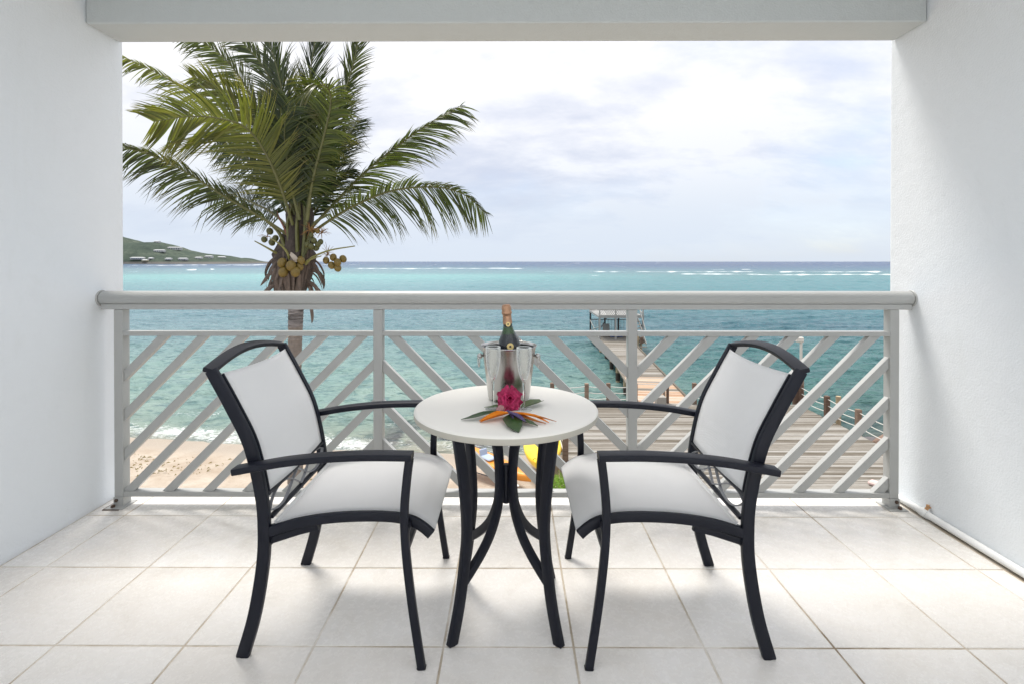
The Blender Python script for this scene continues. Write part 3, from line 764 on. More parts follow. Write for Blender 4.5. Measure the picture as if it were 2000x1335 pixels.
bed = colL * (1 - side[..., None]) + colR * side[..., None]
pt = sstep(.47, .66, fbm(XX * .14 + 31, YY * .10 + 7, 4)) * sstep(30, 90, VV) * .45
bed = bed * (1 - pt[..., None]) + bed * np.array([.62, .80, .86]) * pt[..., None]
# dark stony bed by the deck and in the middle of the shore
rk = sstep(.40, .58, fbm(XX * .8 + 3, YY * .9, 4)) * np.exp(-((ds - 1.6) / 2.6) ** 2) * (sstep(-6.5, -4.5, XX) * sstep(.5, -1.5, XX) * .85 + sstep(12, 13, XX) * .95)
bed = bed * (1 - rk[..., None]) + lin(96, 92, 100) * rk[..., None]
wash = sstep(1.6, -.4, ds)
bed = bed * (1 - .6 * wash[..., None]) + lin(205, 196, 176) * .6 * wash[..., None]
bed = bed * .9 + bed.mean(-1, keepdims=True) * .1; bed *= .50
foam = np.zeros_like(XX)
band = np.exp(-((ds - 1.0 - .7 * (vnoise(XX * .35 + 2, XX * 0) - .5)) / .95) ** 2)
foam = np.maximum(foam, band * .86 * (sstep(-4.5, -6.5, XX) * .72 + .45 * sstep(-7, -4, XX)) * (.75 + .5 * vnoise(XX * .5, YY * .8)))
foam = np.maximum(foam, np.exp(-((ds - 3.4) / .5) ** 2) * .40 * sstep(.5, .7, vnoise(XX * .4 + 9, XX * 0 + 5)) * sstep(-3, -6, XX))
def surf(vc, wd, x0, x1, amp, fr, seed, thr=.45):
    """line of surf breaking on the reef; vc in thousandths of (height/distance)"""
    c_ = vc + (1.6 * (vnoise(u * 7 * fr + seed, u * 0 + seed) - .5) + 1.2 * (vnoise(u * 31 * fr + seed, u * 0 + seed + 2) - .5))[None, :]
    wd = wd * (.25 + 1.5 * vnoise(u * 55 + seed, u * 0 + 5) ** 1.5)[None, :]; amp = amp * (.45 + .75 * vnoise(u * 80 + seed, u * 0 + 4))[None, :]
    on = sstep(thr, thr + .15, vnoise(u * 22 * fr + seed * 3, u * 0 + 1.5))[None, :] * sstep(x0 - .02, x0 + .02, u)[None, :] * sstep(x1 + .02, x1 - .02, u)[None, :]
    return amp * np.exp(-((VV - c_) / wd) ** 2) * on
for a_ in ((13.8, 1.0, -.31, .02, .95, 1, 4, .12), (17, .8, -.29, .10, .7, 1.6, 9, .5), (20.5, 1.0, .16, .80, .95, 1.0, 14, .22), (25.5, 1.1, .32, .80, 1.0, .5, 22, .02), (16, .9, .18, .50, .75, 1.8, 31, .6), (7.5, .6, -.75, -.40, .95, 1.0, 41, .3), (6.5, .5, -.60, -.3, .9, 1.4, 47, .35), (16.5, 1.0, -.72, -.56, .9, 2.4, 55, .55), (27, .8, -.1, .3, .5, 2.0, 61, .55)):
    foam = np.maximum(foam, surf(*a_))
caps = sstep(.80, .86, vnoise(XX * 30 / (YY + 1) * 2.0, VV * .9 + 50)) * .42 * sstep(60, 20, VV)
foam = np.maximum(foam, .8 * caps * sstep(.5, .6, vnoise(u * 40, u * 0 + 7))[None, :])
sea = tag(grid('sea', XX, YY, Z, M_SEA), kind='structure')
vcol(sea.data, 'bed', bed.reshape(-1, 3)); vfl(sea.data, 'foam', foam.reshape(-1))

def m_sand():
    m, t, p, o = mat('beach_sand'); geo = t.n.new('ShaderNodeNewGeometry'); pos = geo.outputs['Position']
    we = t.n.new('ShaderNodeAttribute'); we.attribute_name = 'wet'
    n = t.noise(pos, .9, 8, .65, .3); f = t.noise(pos, 9, 6, .7); g = t.noise(pos, 60, 4, .7)
    c = t.ramp(n, [(.34, (.37, .295, .225)), (.5, (.44, .37, .295)), (.66, (.51, .445, .37))])
    c = t.mix(t.ramp(f, [(.5, 0.), (.75, .5)]), c, (.32, .235, .165))
    c = t.mix(t.ramp(g, [(.64, 0.), (.76, .3)]), c, (.27, .20, .14))
    c = t.mix(t.math('MULTIPLY', we.outputs['Fac'], .75), c, (.36, .30, .235))
    P(p, t, col=c, rough=t.math('SUBTRACT', .95, t.math('MULTIPLY', we.outputs['Fac'], .55)), spec=.3,
      normal=t.bump(t.math('ADD', f, t.math('MULTIPLY', g, .5)), .8, .05))
    return m
sx_ = np.linspace(-70, 70, 700); sy_ = np.concatenate([np.linspace(-2, 11, 24), np.linspace(11.05, 24, 260), np.linspace(24.3, 60, 30)])
SX, SY = np.meshgrid(sx_, sy_)
dd = shore(SX) - SY
SZ = SEA + np.where(dd > 0, dd * .115 + .02, dd * .13)
SZ = np.minimum(SZ, -5.06) + .10 * (fbm(SX * .5, SY * .5, 4) - .5) * sstep(1.5, 4, dd) + .05 * (fbm(SX * 2.2, SY * 2.2, 3) - .5) * sstep(2.5, 5, dd)
beach = tag(grid('beach', SX, SY, SZ, m_sand()), kind='structure')
vfl(beach.data, 'wet', (sstep(1.9, .7, dd + .5 * (vnoise(SX * .4, SX * 0 + 4) - .5))).reshape(-1))
def sandz(x, y):
    d = float(shore(np.array([x]))[0]) - y
    return min(SEA + (d * .115 + .02 if d > 0 else d * .13), -5.06)

# seaweed scraps along the tide line
rw = random.Random(12); V, F = [], []
for k in range(230):
    x = rw.uniform(-16, -4); y = float(shore(np.array([x]))[0]) - 3.2 + rw.gauss(0, .35) + .4 * math.sin(x * 1.3)
    if rw.random() < .5: x = -12.0 + rw.gauss(0, 1.5)
    z = sandz(x, y) + .045; L = rw.uniform(.02, .12); a = rw.uniform(0, 3.14); b = len(V); wd = rw.uniform(.008, .022)
    dx, dy = math.cos(a) * L, math.sin(a) * L * .6; nx, ny = -math.sin(a) * wd, math.cos(a) * wd
    V += [(x - dx, y - dy, z), (x + nx, y + ny, z + .05), (x + dx, y + dy, z + .01), (x - nx, y - ny, z + .02)]; F.append((b, b + 1, b + 2, b + 3))
sw = obj('seaweed', (V, F), m_leafy('dry_seaweed', (.10, .09, .02), (.26, .19, .06), .8, .1), smooth=False); tag(sw, 'scattered dry seaweed along the tide line of the beach', 'seaweed', kind='stuff')

# ------------------------------------------------------------------ headland with houses
def m_hill():
    m, t, p, o = mat('scrub_hillside'); geo = t.n.new('ShaderNodeNewGeometry'); pos = geo.outputs['Position']
    n = t.noise(pos, .012, 6, .6, .3); f = t.noise(pos, .09, 7, .75)
    c = t.ramp(n, [(.36, (.058, .080, .064)), (.5, (.082, .108, .082)), (.66, (.12, .14, .108))])  # greens muted towards blue-grey, distance haze put into the colour
    c = t.mix(t.ramp(f, [(.42, 0.), (.62, .8)]), c, (.045, .062, .052))
    z = t.sep(pos)[2]
    c = t.mix(t.ramp(t.math('MULTIPLY', t.math('ADD', z, 6.), .06), [(0., 1.), (.25, .9), (.45, 0.)]), c, t.mix(f, (.10, .10, .10), (.20, .18, .16)))
    P(p, t, col=c, rough=.95, spec=.1, normal=t.bump(f, .9, 6.)); return m
M_HILL = m_hill()
RPX = [150, 200, 243, 262, 285, 300, 322, 340, 358, 380, 400, 425, 440, 455, 470, 490, 500]
RPY = [436, 448, 463, 467, 475, 475, 474, 478, 486, 491, 495, 497, 499, 503, 506, 511, 516]
R2X = [455, 470, 483, 492, 500, 508, 520, 532]; R2Y = [515, 507, 504, 505, 508, 510, 511.5, 515.5]
def headland(name, px, py, Yd, x0, x1, depth):
    hx = [at(a, b, Yd).x for a, b in zip(px, py)]; hz = [at(a, b, Yd).z for a, b in zip(px, py)]
    gx, gy = np.meshgrid(np.linspace(x0, x1, 260), np.linspace(0, 1, 60))
    ridge = np.interp(gx, hx, hz) - SEA
    ridge = np.where(gx < hx[0], ridge + (hx[0] - gx) * .10, ridge)
    prof_ = np.sin(np.pi * np.clip(gy, 0, 1) ** .9) ** .75
    nz = (fbm(gx * .012 + 3, gy * 4 + 2, 5) - .5)
    z = SEA - .6 + (ridge + .6) * prof_ * (1 + .35 * nz * (1 - prof_)) + ridge * .05 * (fbm(gx * .05, gy * 14, 3) - .5)
    yy = Yd - depth * .55 + gy * depth - 30 * nz
    return tag(grid(name, gx, yy, z, M_HILL), kind='structure'), (gx, yy, z)
hill, HG = headland('headland', RPX, RPY, 1650, -1700, -780, 420)
headland('far_point', R2X, R2Y, 2100, -1120, -935, 180)
M_HW = simple('white_house_wall', (.46, .47, .47), .8, 0, .1, .2); M_HR = simple('pale_house_roof', (.42, .43, .44), .7, 0, .1, .2); M_HD = simple('dark_window_opening', (.13, .15, .16), .3)
def hillpoint(px, py):
    """first point of the hillside met along the line of sight"""
    gx, gy, gz = HG; best = None
    d = ray(px, py); tx = d.x / d.y; tz = d.z / d.y
    X = gx; e = np.abs(gx - tx * gy) + 3 * np.abs(gz - (CAM_Z + tz * gy)) + .02 * (gy - 1400)
    i = np.unravel_index(np.argmin(e), e.shape); return gx[i], gy[i], gz[i]
HOUSES = [((256, 284), 507, 5, 'long low grey house at the left end of the shore', 0), ((303, 324), 491.5, 6, 'wide white house half way up the hillside', 0), ((331, 357), 488, 8, 'broad cream house on the shoulder of the hill', 0), ((304, 314), 474.5, 5, 'small pale house on top of the ridge', 0),
          ((352, 369), 507.5, 5.5, 'white house low on the shore below the broad cream one', 0), ((326, 337), 507.5, 4.5, 'small grey roofed house between the two white shore houses', 0), ((382, 395), 505.5, 4.5, 'flat white house in the middle of the shore row', 0), ((402, 417), 504, 6.5, 'tall white house on the shore towards the point', 0), ((428, 442), 504, 4, 'last white house on the shore before the point', 0), ((281, 291), 509, 3.5, 'little yellowish house at the waterline', 1), ((294, 302), 506, 3.5, 'small house in the trees at the left of the shore', 0)]
for (a, b), yb, hh, lab, kind in HOUSES:
    x, y, z = hillpoint((a + b) / 2, yb); wd = (b - a) * y / 1000
    hs = empty('hillside_house', (x, y - 4, z - 1.5), random.uniform(-.12, .12)); tag(hs, lab, 'house', 'houses on the headland')
    wl = obj('wall', box(-wd * .47, wd * .47, -5, 5, 0, hh), simple('cream_house_wall', (.62, .56, .38), .8) if kind else M_HW, hs, smooth=False)
    V = [(-wd / 2, -6.5, hh - .3), (wd / 2, -6.5, hh - .3), (wd / 2, 6.5, hh - .3), (-wd / 2, 6.5, hh - .3), (-wd * .40, 0, hh + 1.9), (wd * .40, 0, hh + 1.9)]
    obj('roof', (V, [(0, 1, 5, 4), (1, 2, 5), (2, 3, 4, 5), (3, 0, 4), (0, 3, 2, 1)]), M_HR, hs, smooth=False)
    nw = max(2, int(wd / 7))
    for k in range(nw):
        wx_ = -wd * .40 + wd * .8 * (k + .5) / nw
        obj('window', box(wx_ - 1.3, wx_ + 1.3, -5.15, -4.95, 1.6, hh - 1.6), M_HD, hs, smooth=False)

# ------------------------------------------------------------------ palm
PY_ = 10.8
def m_frond():
    m, t, p, o = mat('palm_leaflets'); tn = t.n.new('ShaderNodeAttribute'); tn.attribute_name = 'tint'; s = t.sep(tn.outputs['Vector'])
    # tint: x = random per leaflet, y = along leaflet, z = yellowness of frond
    c = t.mix(s[0], (.008, .017, .008), (.052, .076, .022))
    c = t.mix(s[2], c, t.mix(s[0], (.10, .118, .012), (.25, .225, .028)))
    tip = t.ramp(s[1], [(.62, 0.), (.95, .65)])
    c = t.mix(t.math('MULTIPLY', tip, s[0]), c, (.17, .10, .05))
    P(p, t, col=c, rough=.38, spec=.55)
    tl = t.n.new('ShaderNodeBsdfTranslucent'); t.put(tl.inputs[0], t.mix(1.0, c, (1.6, 1.9, .9), 'MULTIPLY'))
    ms = t.n.new('ShaderNodeMixShader'); ms.inputs[0].default_value = .38
    t.l.new(p.outputs[0], ms.inputs[1]); t.l.new(tl.outputs[0], ms.inputs[2]); t.l.new(ms.outputs[0], o.inputs[0]); return m
M_FR = m_frond()
M_RACH = simple('palm_leaf_stalk', (.10, .10, .028), .5, 0, .35, 7.)
M_FIB = simple('brown_palm_fibre', (.06, .046, .038), .9, 0, .6, 14., .6, 40., .02)
M_DEAD = simple('dead_palm_strip', (.12, .09, .072), .8, 0, .6, 12., .3, 60.)
def m_trunk():
    m, t, p, o = mat('palm_trunk_bark'); geo = t.n.new('ShaderNodeNewGeometry'); pos = geo.outputs['Position']; z = t.sep(pos)[2]
    n = t.noise(pos, 5, 6, .7, .5); rg = t.ramp(t.noise(t.mapping(pos, (2, 2, 24)), 1.0, 5, .7, 1.0), [(.36, 0.), (.62, 1.)])
    low = t.mix(n, (.12, .095, .08), (.42, .36, .31)); hi = t.mix(rg, (.035, .031, .03), (.34, .31, .30))
    sel = t.ramp(t.math('ADD', z, t.math('MULTIPLY', n, .5)), [(0.0, 0.), (.12, 1.)])
    zz = t.math('MULTIPLY', t.math('ADD', z, .62), 1.0)
    sel = t.ramp(t.math('ADD', zz, t.math('MULTIPLY', t.math('SUBTRACT', n, .5), .25)), [(.42, 0.), (.52, 1.)])
    P(p, t, col=t.mix(sel, low, hi), rough=.9, normal=t.bump(t.math('ADD', rg, n), .8, .03)); return m
palm = empty('coconut_palm', (at(577, 600, PY_).x, PY_, -5.1)); tag(palm, 'tall coconut palm with windblown fronds and coconuts rising beyond the railing', 'palm tree')
po = palm.location.copy()
def prel(g): return [Vector(v) - po for v in g[0]], g[1]
tc_ = at(577, 640, PY_)
prof = []; z = -5.3
while z < 1.05:
    r = .150 + .035 * max(0, (-3.8 - z)) + .012 * math.sin(z * 1.7) ; prof.append((r, z)); prof.append((r + .006, z + .035)); prof.append((r - .003, z + .055)); z += .085 + random.uniform(-.01, .015)
g = lathe(prof, 22)
tw = [Vector((v.x * (1 + .05 * math.sin(3 * math.atan2(v.y, v.x) + v.z)) + tc_.x + .03 * math.sin(v.z * .9), v.y + PY_, v.z + .012 * math.sin(2 * math.atan2(v.y, v.x) + v.z * 3))) for v in g[0]]
obj('trunk', prel((tw, g[1])), m_trunk(), palm)
# fibrous mass below the crown
g = lathe([(.14, .38), (.26, .52), (.30, .75), (.335, 1.0), (.37, 1.2), (.38, 1.36), (.31, 1.55), (.26, 1.85), (.24, 2.2), (.17, 2.6)], 40)
tw = []
for v in g[0]:
    a = math.atan2(v.y, v.x); k = 1 + .16 * math.sin(5 * a + v.z * 6) + .10 * math.sin(11 * a - v.z * 9) + random.uniform(-.05, .05)
    tw.append(Vector((v.x * k + at(573, 540, PY_).x + (v.z - .9) * .10, v.y * k + PY_, v.z)))
obj('fibre_sheath', prel((tw, g[1])), M_FIB, palm, angle=60)
rp = random.Random(21)
def ribbon(path, wd, twist=0., axis=None):
    V, F = [], []; m = len(path)
    for i, p in enumerate(path):
        t = (path[min(i + 1, m - 1)] - path[max(i - 1, 0)]).normalized(); a = Vector(axis or (0, -1, .2)); s = t.cross(a)
        s = (s.normalized() if s.length > 1e-4 else Vector((1, 0, 0))); s = Matrix.Rotation(twist * i / m, 3, t) @ s
        w_ = wd * math.sin(math.pi * (.12 + .86 * i / (m - 1))) ** .7
        n_ = s.cross(t) * w_ * .35
        V += [p - s * w_, p + n_, p + s * w_]
    for i in range(m - 1):
        for k in (0, 1): F.append((i * 3 + k, i * 3 + k + 1, i * 3 + 4 + k, i * 3 + 3 + k))
    return V, F
for k in range(34):
    a = rp.uniform(-2.9, -.25); zt_ = rp.uniform(.95, 1.45); rr_ = .385; L = rp.uniform(.4, .85); cx_ = at(573, 540, PY_).x
    pth = crom([Vector((cx_ + (zt_ - q * L - .9) * .10 + (rr_ - .22 * q * L) * math.cos(a + .1 * q), PY_ + (rr_ - .22 * q * L + .02) * math.sin(a + .1 * q), zt_ - q * L)) for q in (0, .33, .66, 1)], 4)
    obj('dead_strip', prel(ribbon(pth, rp.uniform(.02, .055), rp.uniform(-.5, .5))), M_DEAD, palm)
for k in range(46):
    a = rp.uniform(-math.pi, math.pi); r0 = .28; zt_ = rp.uniform(.7, 1.5)
    c0 = Vector((at(573, 540, PY_).x + r0 * math.cos(a), PY_ + r0 * math.sin(a), zt_)); L = rp.uniform(.25, .6); o_ = Vector((math.cos(a), math.sin(a), 0)) * rp.uniform(.05, .32)
    pth = crom([c0, c0 + o_ * .7 + Vector((0, 0, -L * .25)), c0 + o_ * 1.1 + Vector((0, 0, -L * .65)), c0 + o_ * rp.uniform(.9, 1.6) + Vector((0, 0, -L))], 4)
    obj('dead_strip', prel(ribbon(pth, rp.uniform(.018, .05), rp.uniform(-2, 2))), M_DEAD, palm)
def P3(l): return [at(x, y, PY_ + d) for x, y, d in l]
obj('dead_strip', prel(ribbon(crom(P3([(604, 560, -.2), (608, 600, -.25), (610, 620, -.25), (609, 632, -.25)]), 5), .035)), M_DEAD, palm)
obj('spathe', prel(sweep(crom(P3([(566, 470, -.2), (556, 446, -.25), (545, 425, -.25), (541, 412, -.25)]), 5), rrect(.10, .05, .02), (0, 1, 0), lambda k: 1 - .85 * k)), simple('reddish_spathe', (.16, .07, .045), .7, 0, .4, 15.), palm)
obj('spathe', prel(sweep(crom(P3([(578, 512, -.40), (576, 505, -.43), (570, 498, -.42), (566, 494, -.40)]), 5), rrect(.13, .02, .008), (1, 0, .5), lambda k: 1 - .6 * k)), simple('pale_spathe', (.42, .36, .30), .7, 0, .2, 15.), palm)
for pts, w_ in (([(545, 498, -.2), (530, 489, -.3), (512, 479, -.4), (497, 471, -.5)], .07), ([(566, 508, -.35), (560, 492, -.45), (545, 476, -.5), (527, 466, -.5)], .075), ([(597, 514, -.3), (612, 502, -.4), (645, 489, -.5), (693, 481, -.6)], .085), ([(598, 516, -.3), (606, 508, -.4), (618, 503, -.45), (627, 501, -.5)], .07)):
    obj('cut_stalk', prel(sweep(crom(P3(pts), 5), rrect(w_, w_ * .6, .02), (0, 1, .3), lambda k: 1 - .65 * k)), simple('green_cut_stalk', (.19, .18, .055), .5, 0, .3, 9.) if 'green_cut_stalk' not in bpy.data.materials else bpy.data.materials['green_cut_stalk'], palm)
M_NUT = simple('yellow_brown_coconut', (.155, .105, .018), .5, 0, .35, 8., .1, 30.); M_NUT2 = simple('green_coconut', (.075, .075, .018), .5, 0, .4, 8.)
NUTS = [(551, 513.5, .098, 0, -.42), (568.5, 519.5, .104, 0, -.48), (553.5, 531.5, .104, 0, -.42), (577, 531.5, .100, 0, -.46), (588, 509, .085, 0, -.38), (585.5, 521, .08, 0, -.36),
        (637, 509, .072, 0, -.3), (651, 503, .076, 0, -.3), (670, 506, .078, 0, -.25), (659.5, 512.5, .078, 0, -.36), (647.5, 518.5, .076, 0, -.32), (659.5, 523.5, .080, 0, -.3),
        (516, 468, .066, 1, -.1), (527, 452, .074, 1, -.1), (531, 474, .07, 1, -.15), (538, 466, .07, 1, -.1), (613, 470.5, .066, 1, -.35), (600, 478, .062, 1, -.38), (608, 482, .066, 1, -.4), (621, 478, .064, 1, -.35), (618, 485, .062, 1, -.33), (626, 473, .06, 1, -.28), (620, 452, .05, 0, -.3), (608, 460, .05, 1, -.35)]
for x, y, r_, k, dy in NUTS:
    c = at(x, y, PY_ + dy)
    o = obj('coconut', sphere((0, 0, 0), r_ * .93, 1.15, 16, 10), (M_NUT, M_NUT2)[k], palm, loc=c - po); o.rotation_euler = (rp.uniform(-.5, .5), rp.uniform(-.5, .5), rp.uniform(0, 3))
V, F = [], []
g = []
for c_, n_, rr in (((640, 498, -.2), 16, 34), ((606, 450, -.3), 34, 26), ((628, 456, -.25), 20, 18), ((522, 462, 0), 10, 22)):
    c0 = P3([c_])[0]
    for k in range(n_):
        a = rp.uniform(0, 6.28); d = Vector((math.cos(a), rp.uniform(-.6, .6), math.sin(a) * .8 + .1)) * rp.uniform(.12, .01 * rr)
        g.append(tube([c0, c0 + d * .5 + Vector((0, 0, .03)), c0 + d], .006, 4, .003))
st = obj('flower_stalks', prel(join(*g)), simple('orange_flower_stalk', (.22, .11, .035), .7, 0, .5, 20.), palm); st['kind'] = 'stuff'
def frond(pts, Ll, side_a=(0, -1, 0), droop=.5, yel=0., wind=(-.25, 0, 0), up_len=1.0, fwd=.55, n=78, t0=.14, wd=.0165, seed=0):
    """pts: stalk curve; leaflets leave both sides, bend with gravity and wind"""
    rr = random.Random(seed); C = crom(pts, 10); m = len(C)
    seglen = [0]
    for i in range(1, m): seglen.append(seglen[-1] + (C[i] - C[i - 1]).length)
    tot = seglen[-1]
    V = []; F = []; T = []
    def pos(s):
        s *= tot; i = next((j for j in range(1, m) if seglen[j] >= s), m - 1)
        k = (s - seglen[i - 1]) / max(1e-6, seglen[i] - seglen[i - 1]); return C[i - 1].lerp(C[i], k), (C[i] - C[i - 1]).normalized()
    A = Vector(side_a).normalized()
    for sd_ in (-1, 1):
        gv = [Vector((rr.gauss(0, .15), rr.gauss(0, .15), rr.gauss(-.05, .20))) for _ in range(n // 5 + 3)]
        for k in range(n):
            s = t0 + (1 - t0) * (k + rr.uniform(.0, .9)) / n
            if rr.random() < .05 or math.sin(k * .9 + seed) > .93: continue
            p, t = pos(s); L = Ll * (math.sin(math.pi * (.13 + .80 * (s - t0) / (1 - t0))) ** .6) * rr.uniform(.82, 1.1) * (up_len if sd_ > 0 else 1)
            S_ = (A - t * A.dot(t)).normalized(); N_ = t.cross(S_).normalized()
            f = fwd + .45 * s
            d = (S_ * sd_ * 1.0 + N_ * rr.uniform(-.1, .35) + t * f).normalized(); d = (d + gv[int(k / 5.3)] * .30).normalized()
            bend = Vector((wind[0], wind[1], wind[2] - droop)) * rr.uniform(.8, 1.25)
            jt = Vector((rr.uniform(-.14, .14), rr.uniform(-.14, .14), rr.uniform(-.14, .14))) + gv[int(k / 5.3)]
            q = p.copy(); dir_ = d.copy(); b = len(V); w0 = wd * rr.uniform(.75, 1.15); ns = 5; rnd_ = rr.random(); kink = rr.random() < .06
            for j in range(ns + 1):
                fr = j / ns; ww = w0 * (.55 + 1.1 * fr if fr < .3 else (1 - fr) ** .75 * 1.12 + .03)
                ref = t if abs(dir_.dot(t)) < .96 else N_
                sv = (ref - dir_ * ref.dot(dir_)).normalized(); nv = dir_.cross(sv)
                V += [q - sv * ww + nv * ww * .3, q + sv * ww + nv * ww * .3]; T += [(rnd_, fr, yel)] * 2
                if kink and j == 3: dir_ = (dir_ + Vector((0, 0, -1.5))).normalized()
                dir_ = (dir_ + (bend + jt * .6) * (1.0 / ns) * (.6 + fr)).normalized(); q = q + dir_ * L / ns
            for j in range(ns): F.append((b + 2 * j, b + 2 * j + 1, b + 2 * j + 3, b + 2 * j + 2))
    me = bpy.data.meshes.new('leaflets'); me.from_pydata([tuple(v - po) for v in V], [], F); me.materials.append(M_FR)
    at2 = me.attributes.new('tint', 'FLOAT_VECTOR', 'POINT'); at2.data.foreach_set('vector', np.array(T, dtype=np.float32).ravel())
    me.polygons.foreach_set('use_smooth', [True] * len(F)); me.update()
    fo_ = obj('frond', prel(tube(C, .034, 7, .006)), M_RACH, palm)
    o = bpy.data.objects.new('leaflets', me); COL.objects.link(o); o.parent = fo_; o['kind'] = 'stuff'
    return fo_
FR = [
 # right low, arching
 dict(p=[(600, 462, -.1), (645, 430, -.2), (700, 398, -.3), (770, 372, -.4), (850, 366, -.4), (905, 380, -.4), (950, 418, -.4)], Ll=1.0, a=(-.1, -.6, .8), droop=.9, yel=.15, wind=(.1, 0, 0), up=.45, fwd=.5),
 # right upper
 dict(p=[(606, 448, 0), (655, 395, 0), (715, 335, .1), (790, 275, .1), (850, 235, .1), (900, 208, .1)], Ll=.95, a=(.3, -.5, .6), droop=.75, yel=.18, wind=(.30, 0, 0), up=.40, fwd=1.3),
 # left low, leaving the frame
 dict(p=[(560, 458, -.2), (510, 425, -.4), (440, 385, -.6), (360, 335, -.8), (290, 302, -.9), (225, 285, -1.0)], Ll=1.0, a=(.1, -.5, .8), droop=.75, yel=.12, wind=(-.30, 0, 0), up=.35, fwd=.8),
 # left upper behind
 dict(p=[(560, 400, .3), (515, 320, .4), (450, 250, .5), (380, 190, .6), (310, 145, .6), (235, 110, .6)], Ll=.8, a=(.1, -.6, .7), droop=.6, yel=.55, wind=(-.35, 0, 0), up=.40, fwd=1.1),
 # big olive frond towards the camera
 dict(p=[(572, 440, -.3), (550, 370, -.6), (518, 298, -.9), (480, 250, -1.2), (430, 232, -1.5), (370, 228, -1.7), (300, 238, -1.9)], Ll=1.15, a=(.35, -.3, .85), droop=.42, yel=.62, wind=(-.40, 0, 0), up=.75, fwd=.45, n=86),
 dict(p=[(576, 420, -.2), (545, 330, -.4), (500, 250, -.5), (455, 200, -.6), (415, 165, -.7), (375, 150, -.7)], Ll=.80, a=(.6, -.4, .6), droop=.25, yel=.6, wind=(-.25, 0, .05), up=.8, fwd=.9),
 dict(p=[(578, 410, .2), (545, 310, .3), (505, 215, .4), (460, 140, .4), (415, 95, .4), (365, 72, .4)], Ll=.92, a=(.5, -.4, .6), droop=.35, yel=.25, wind=(-.15, 0, .0), up=.5, fwd=1.1),
 dict(p=[(582, 410, .0), (566, 310, .0), (545, 215, .0), (520, 140, .0), (480, 90, 0), (440, 50, 0)], Ll=.85, a=(.8, -.4, .3), droop=.35, yel=.15, wind=(-.1, 0, .0), up=.7, fwd=1.2),
 dict(p=[(585, 420, -.3), (578, 320, -.4), (560, 220, -.4), (540, 130, -.4), (515, 50, -.4)], Ll=.80, a=(.9, -.4, .2), droop=.2, yel=.10, wind=(-.05, 0, .0), up=.9, fwd=1.5),
 dict(p=[(592, 420, 0), (595, 320, .1), (600, 220, .1), (608, 130, .1), (622, 40, .1)], Ll=.80, a=(1, -.3, 0), droop=.15, yel=.05, wind=(0, 0, .0), up=1, fwd=1.7),
 dict(p=[(598, 420, .2), (618, 330, .3), (650, 240, .4), (680, 160, .5), (697, 95, .5), (700, 50, .5)], Ll=.75, a=(.9, -.3, -.2), droop=.30, yel=.25, wind=(.1, 0, .0), up=.8, fwd=1.2),
 # frond that folds towards the viewer, blades hanging left
 dict(p=[(600, 430, -.5), (612, 350, -.7), (632, 270, -.9), (646, 205, -1.1), (640, 172, -1.3), (615, 168, -1.5), (590, 190, -1.6)], Ll=.85, a=(.8, -.4, .1), droop=.75, yel=.30, wind=(-.2, 0, 0), up=.8, fwd=.5),
 dict(p=[(602, 430, .3), (628, 370, .4), (655, 315, .5), (678, 270, .6), (702, 236, .7)], Ll=.70, a=(.6, -.5, -.3), droop=.15, yel=.02, wind=(.2, 0, 0), up=.9, fwd=.7, n=60),
 dict(p=[(600, 440, .2), (625, 400, .3), (650, 365, .4), (672, 340, .5), (690, 330, .5)], Ll=.60, a=(.5, -.5, -.4), droop=.3, yel=.02, wind=(.15, 0, 0), up=.9, fwd=.6, n=50),
 dict(p=[(575, 440, .5), (545, 390, .7), (510, 340, .9), (470, 300, 1.1), (420, 280, 1.3)], Ll=.95, a=(.3, -.4, .8), droop=.5, yel=.02, wind=(-.3, 0, 0), up=.7, fwd=.5),
 dict(p=[(590, 430, .6), (585, 350, .9), (575, 270, 1.2), (560, 200, 1.5), (540, 150, 1.8)], Ll=1.1, a=(1, -.2, 0), droop=.3, yel=0, wind=(-.2, 0, 0), up=1, fwd=.5),
 dict(p=[(598, 430, .6), (612, 350, .9), (630, 280, 1.2), (645, 220, 1.5), (655, 170, 1.8)], Ll=.95, a=(1, -.2, 0), droop=.3, yel=0, wind=(-.1, 0, 0), up=1, fwd=.5),
 dict(p=[(585, 430, -.4), (570, 370, -.5), (560, 310, -.6), (556, 250, -.7), (566, 200, -.8)], Ll=1.0, a=(1, -.2, .1), droop=.45, yel=.10, wind=(-.25, 0, 0), up=.9, fwd=.4),
 dict(p=[(598, 440, -.3), (604, 380, -.4), (610, 320, -.5), (612, 260, -.5), (606, 200, -.5)], Ll=.9, a=(1, -.2, .1), droop=.55, yel=.06, wind=(-.05, 0, 0), up=.9, fwd=.4),
 dict(p=[(565, 445, .3), (530, 415, .6), (490, 395, .9), (450, 380, 1.2), (405, 378, 1.5)], Ll=.8, a=(.2, -.4, .8), droop=.6, yel=.02, wind=(-.3, 0, 0), up=.5, fwd=.5, n=56),
]
for i, f in enumerate(FR):
    frond(P3(f['p']), f['Ll'] * 1.2, f['a'], f['droop'], f['yel'], f['wind'], f['up'], f['fwd'], int(f.get('n', 80) * 2.1), seed=i + 3)
for pts in ([(570, 500, -.25), (562, 440, -.25), (572, 400, -.25)], [(582, 505, -.30), (580, 440, -.30), (584, 390, -.30)], [(592, 505, -.25), (596, 440, -.25), (592, 390, -.25)], [(596, 495, -.2), (612, 440, -.2), (640, 420, -.2)], [(560, 490, -.2), (545, 455, -.2), (520, 432, -.25)], [(588, 500, -.1), (600, 430, 0), (605, 390, 0)]):
    obj('stalk_base', prel(sweep(crom(P3(pts), 6), rrect(.13, .07, .03), (0, 1, .1), lambda k: 1 - .5 * k)), M_RACH, palm)

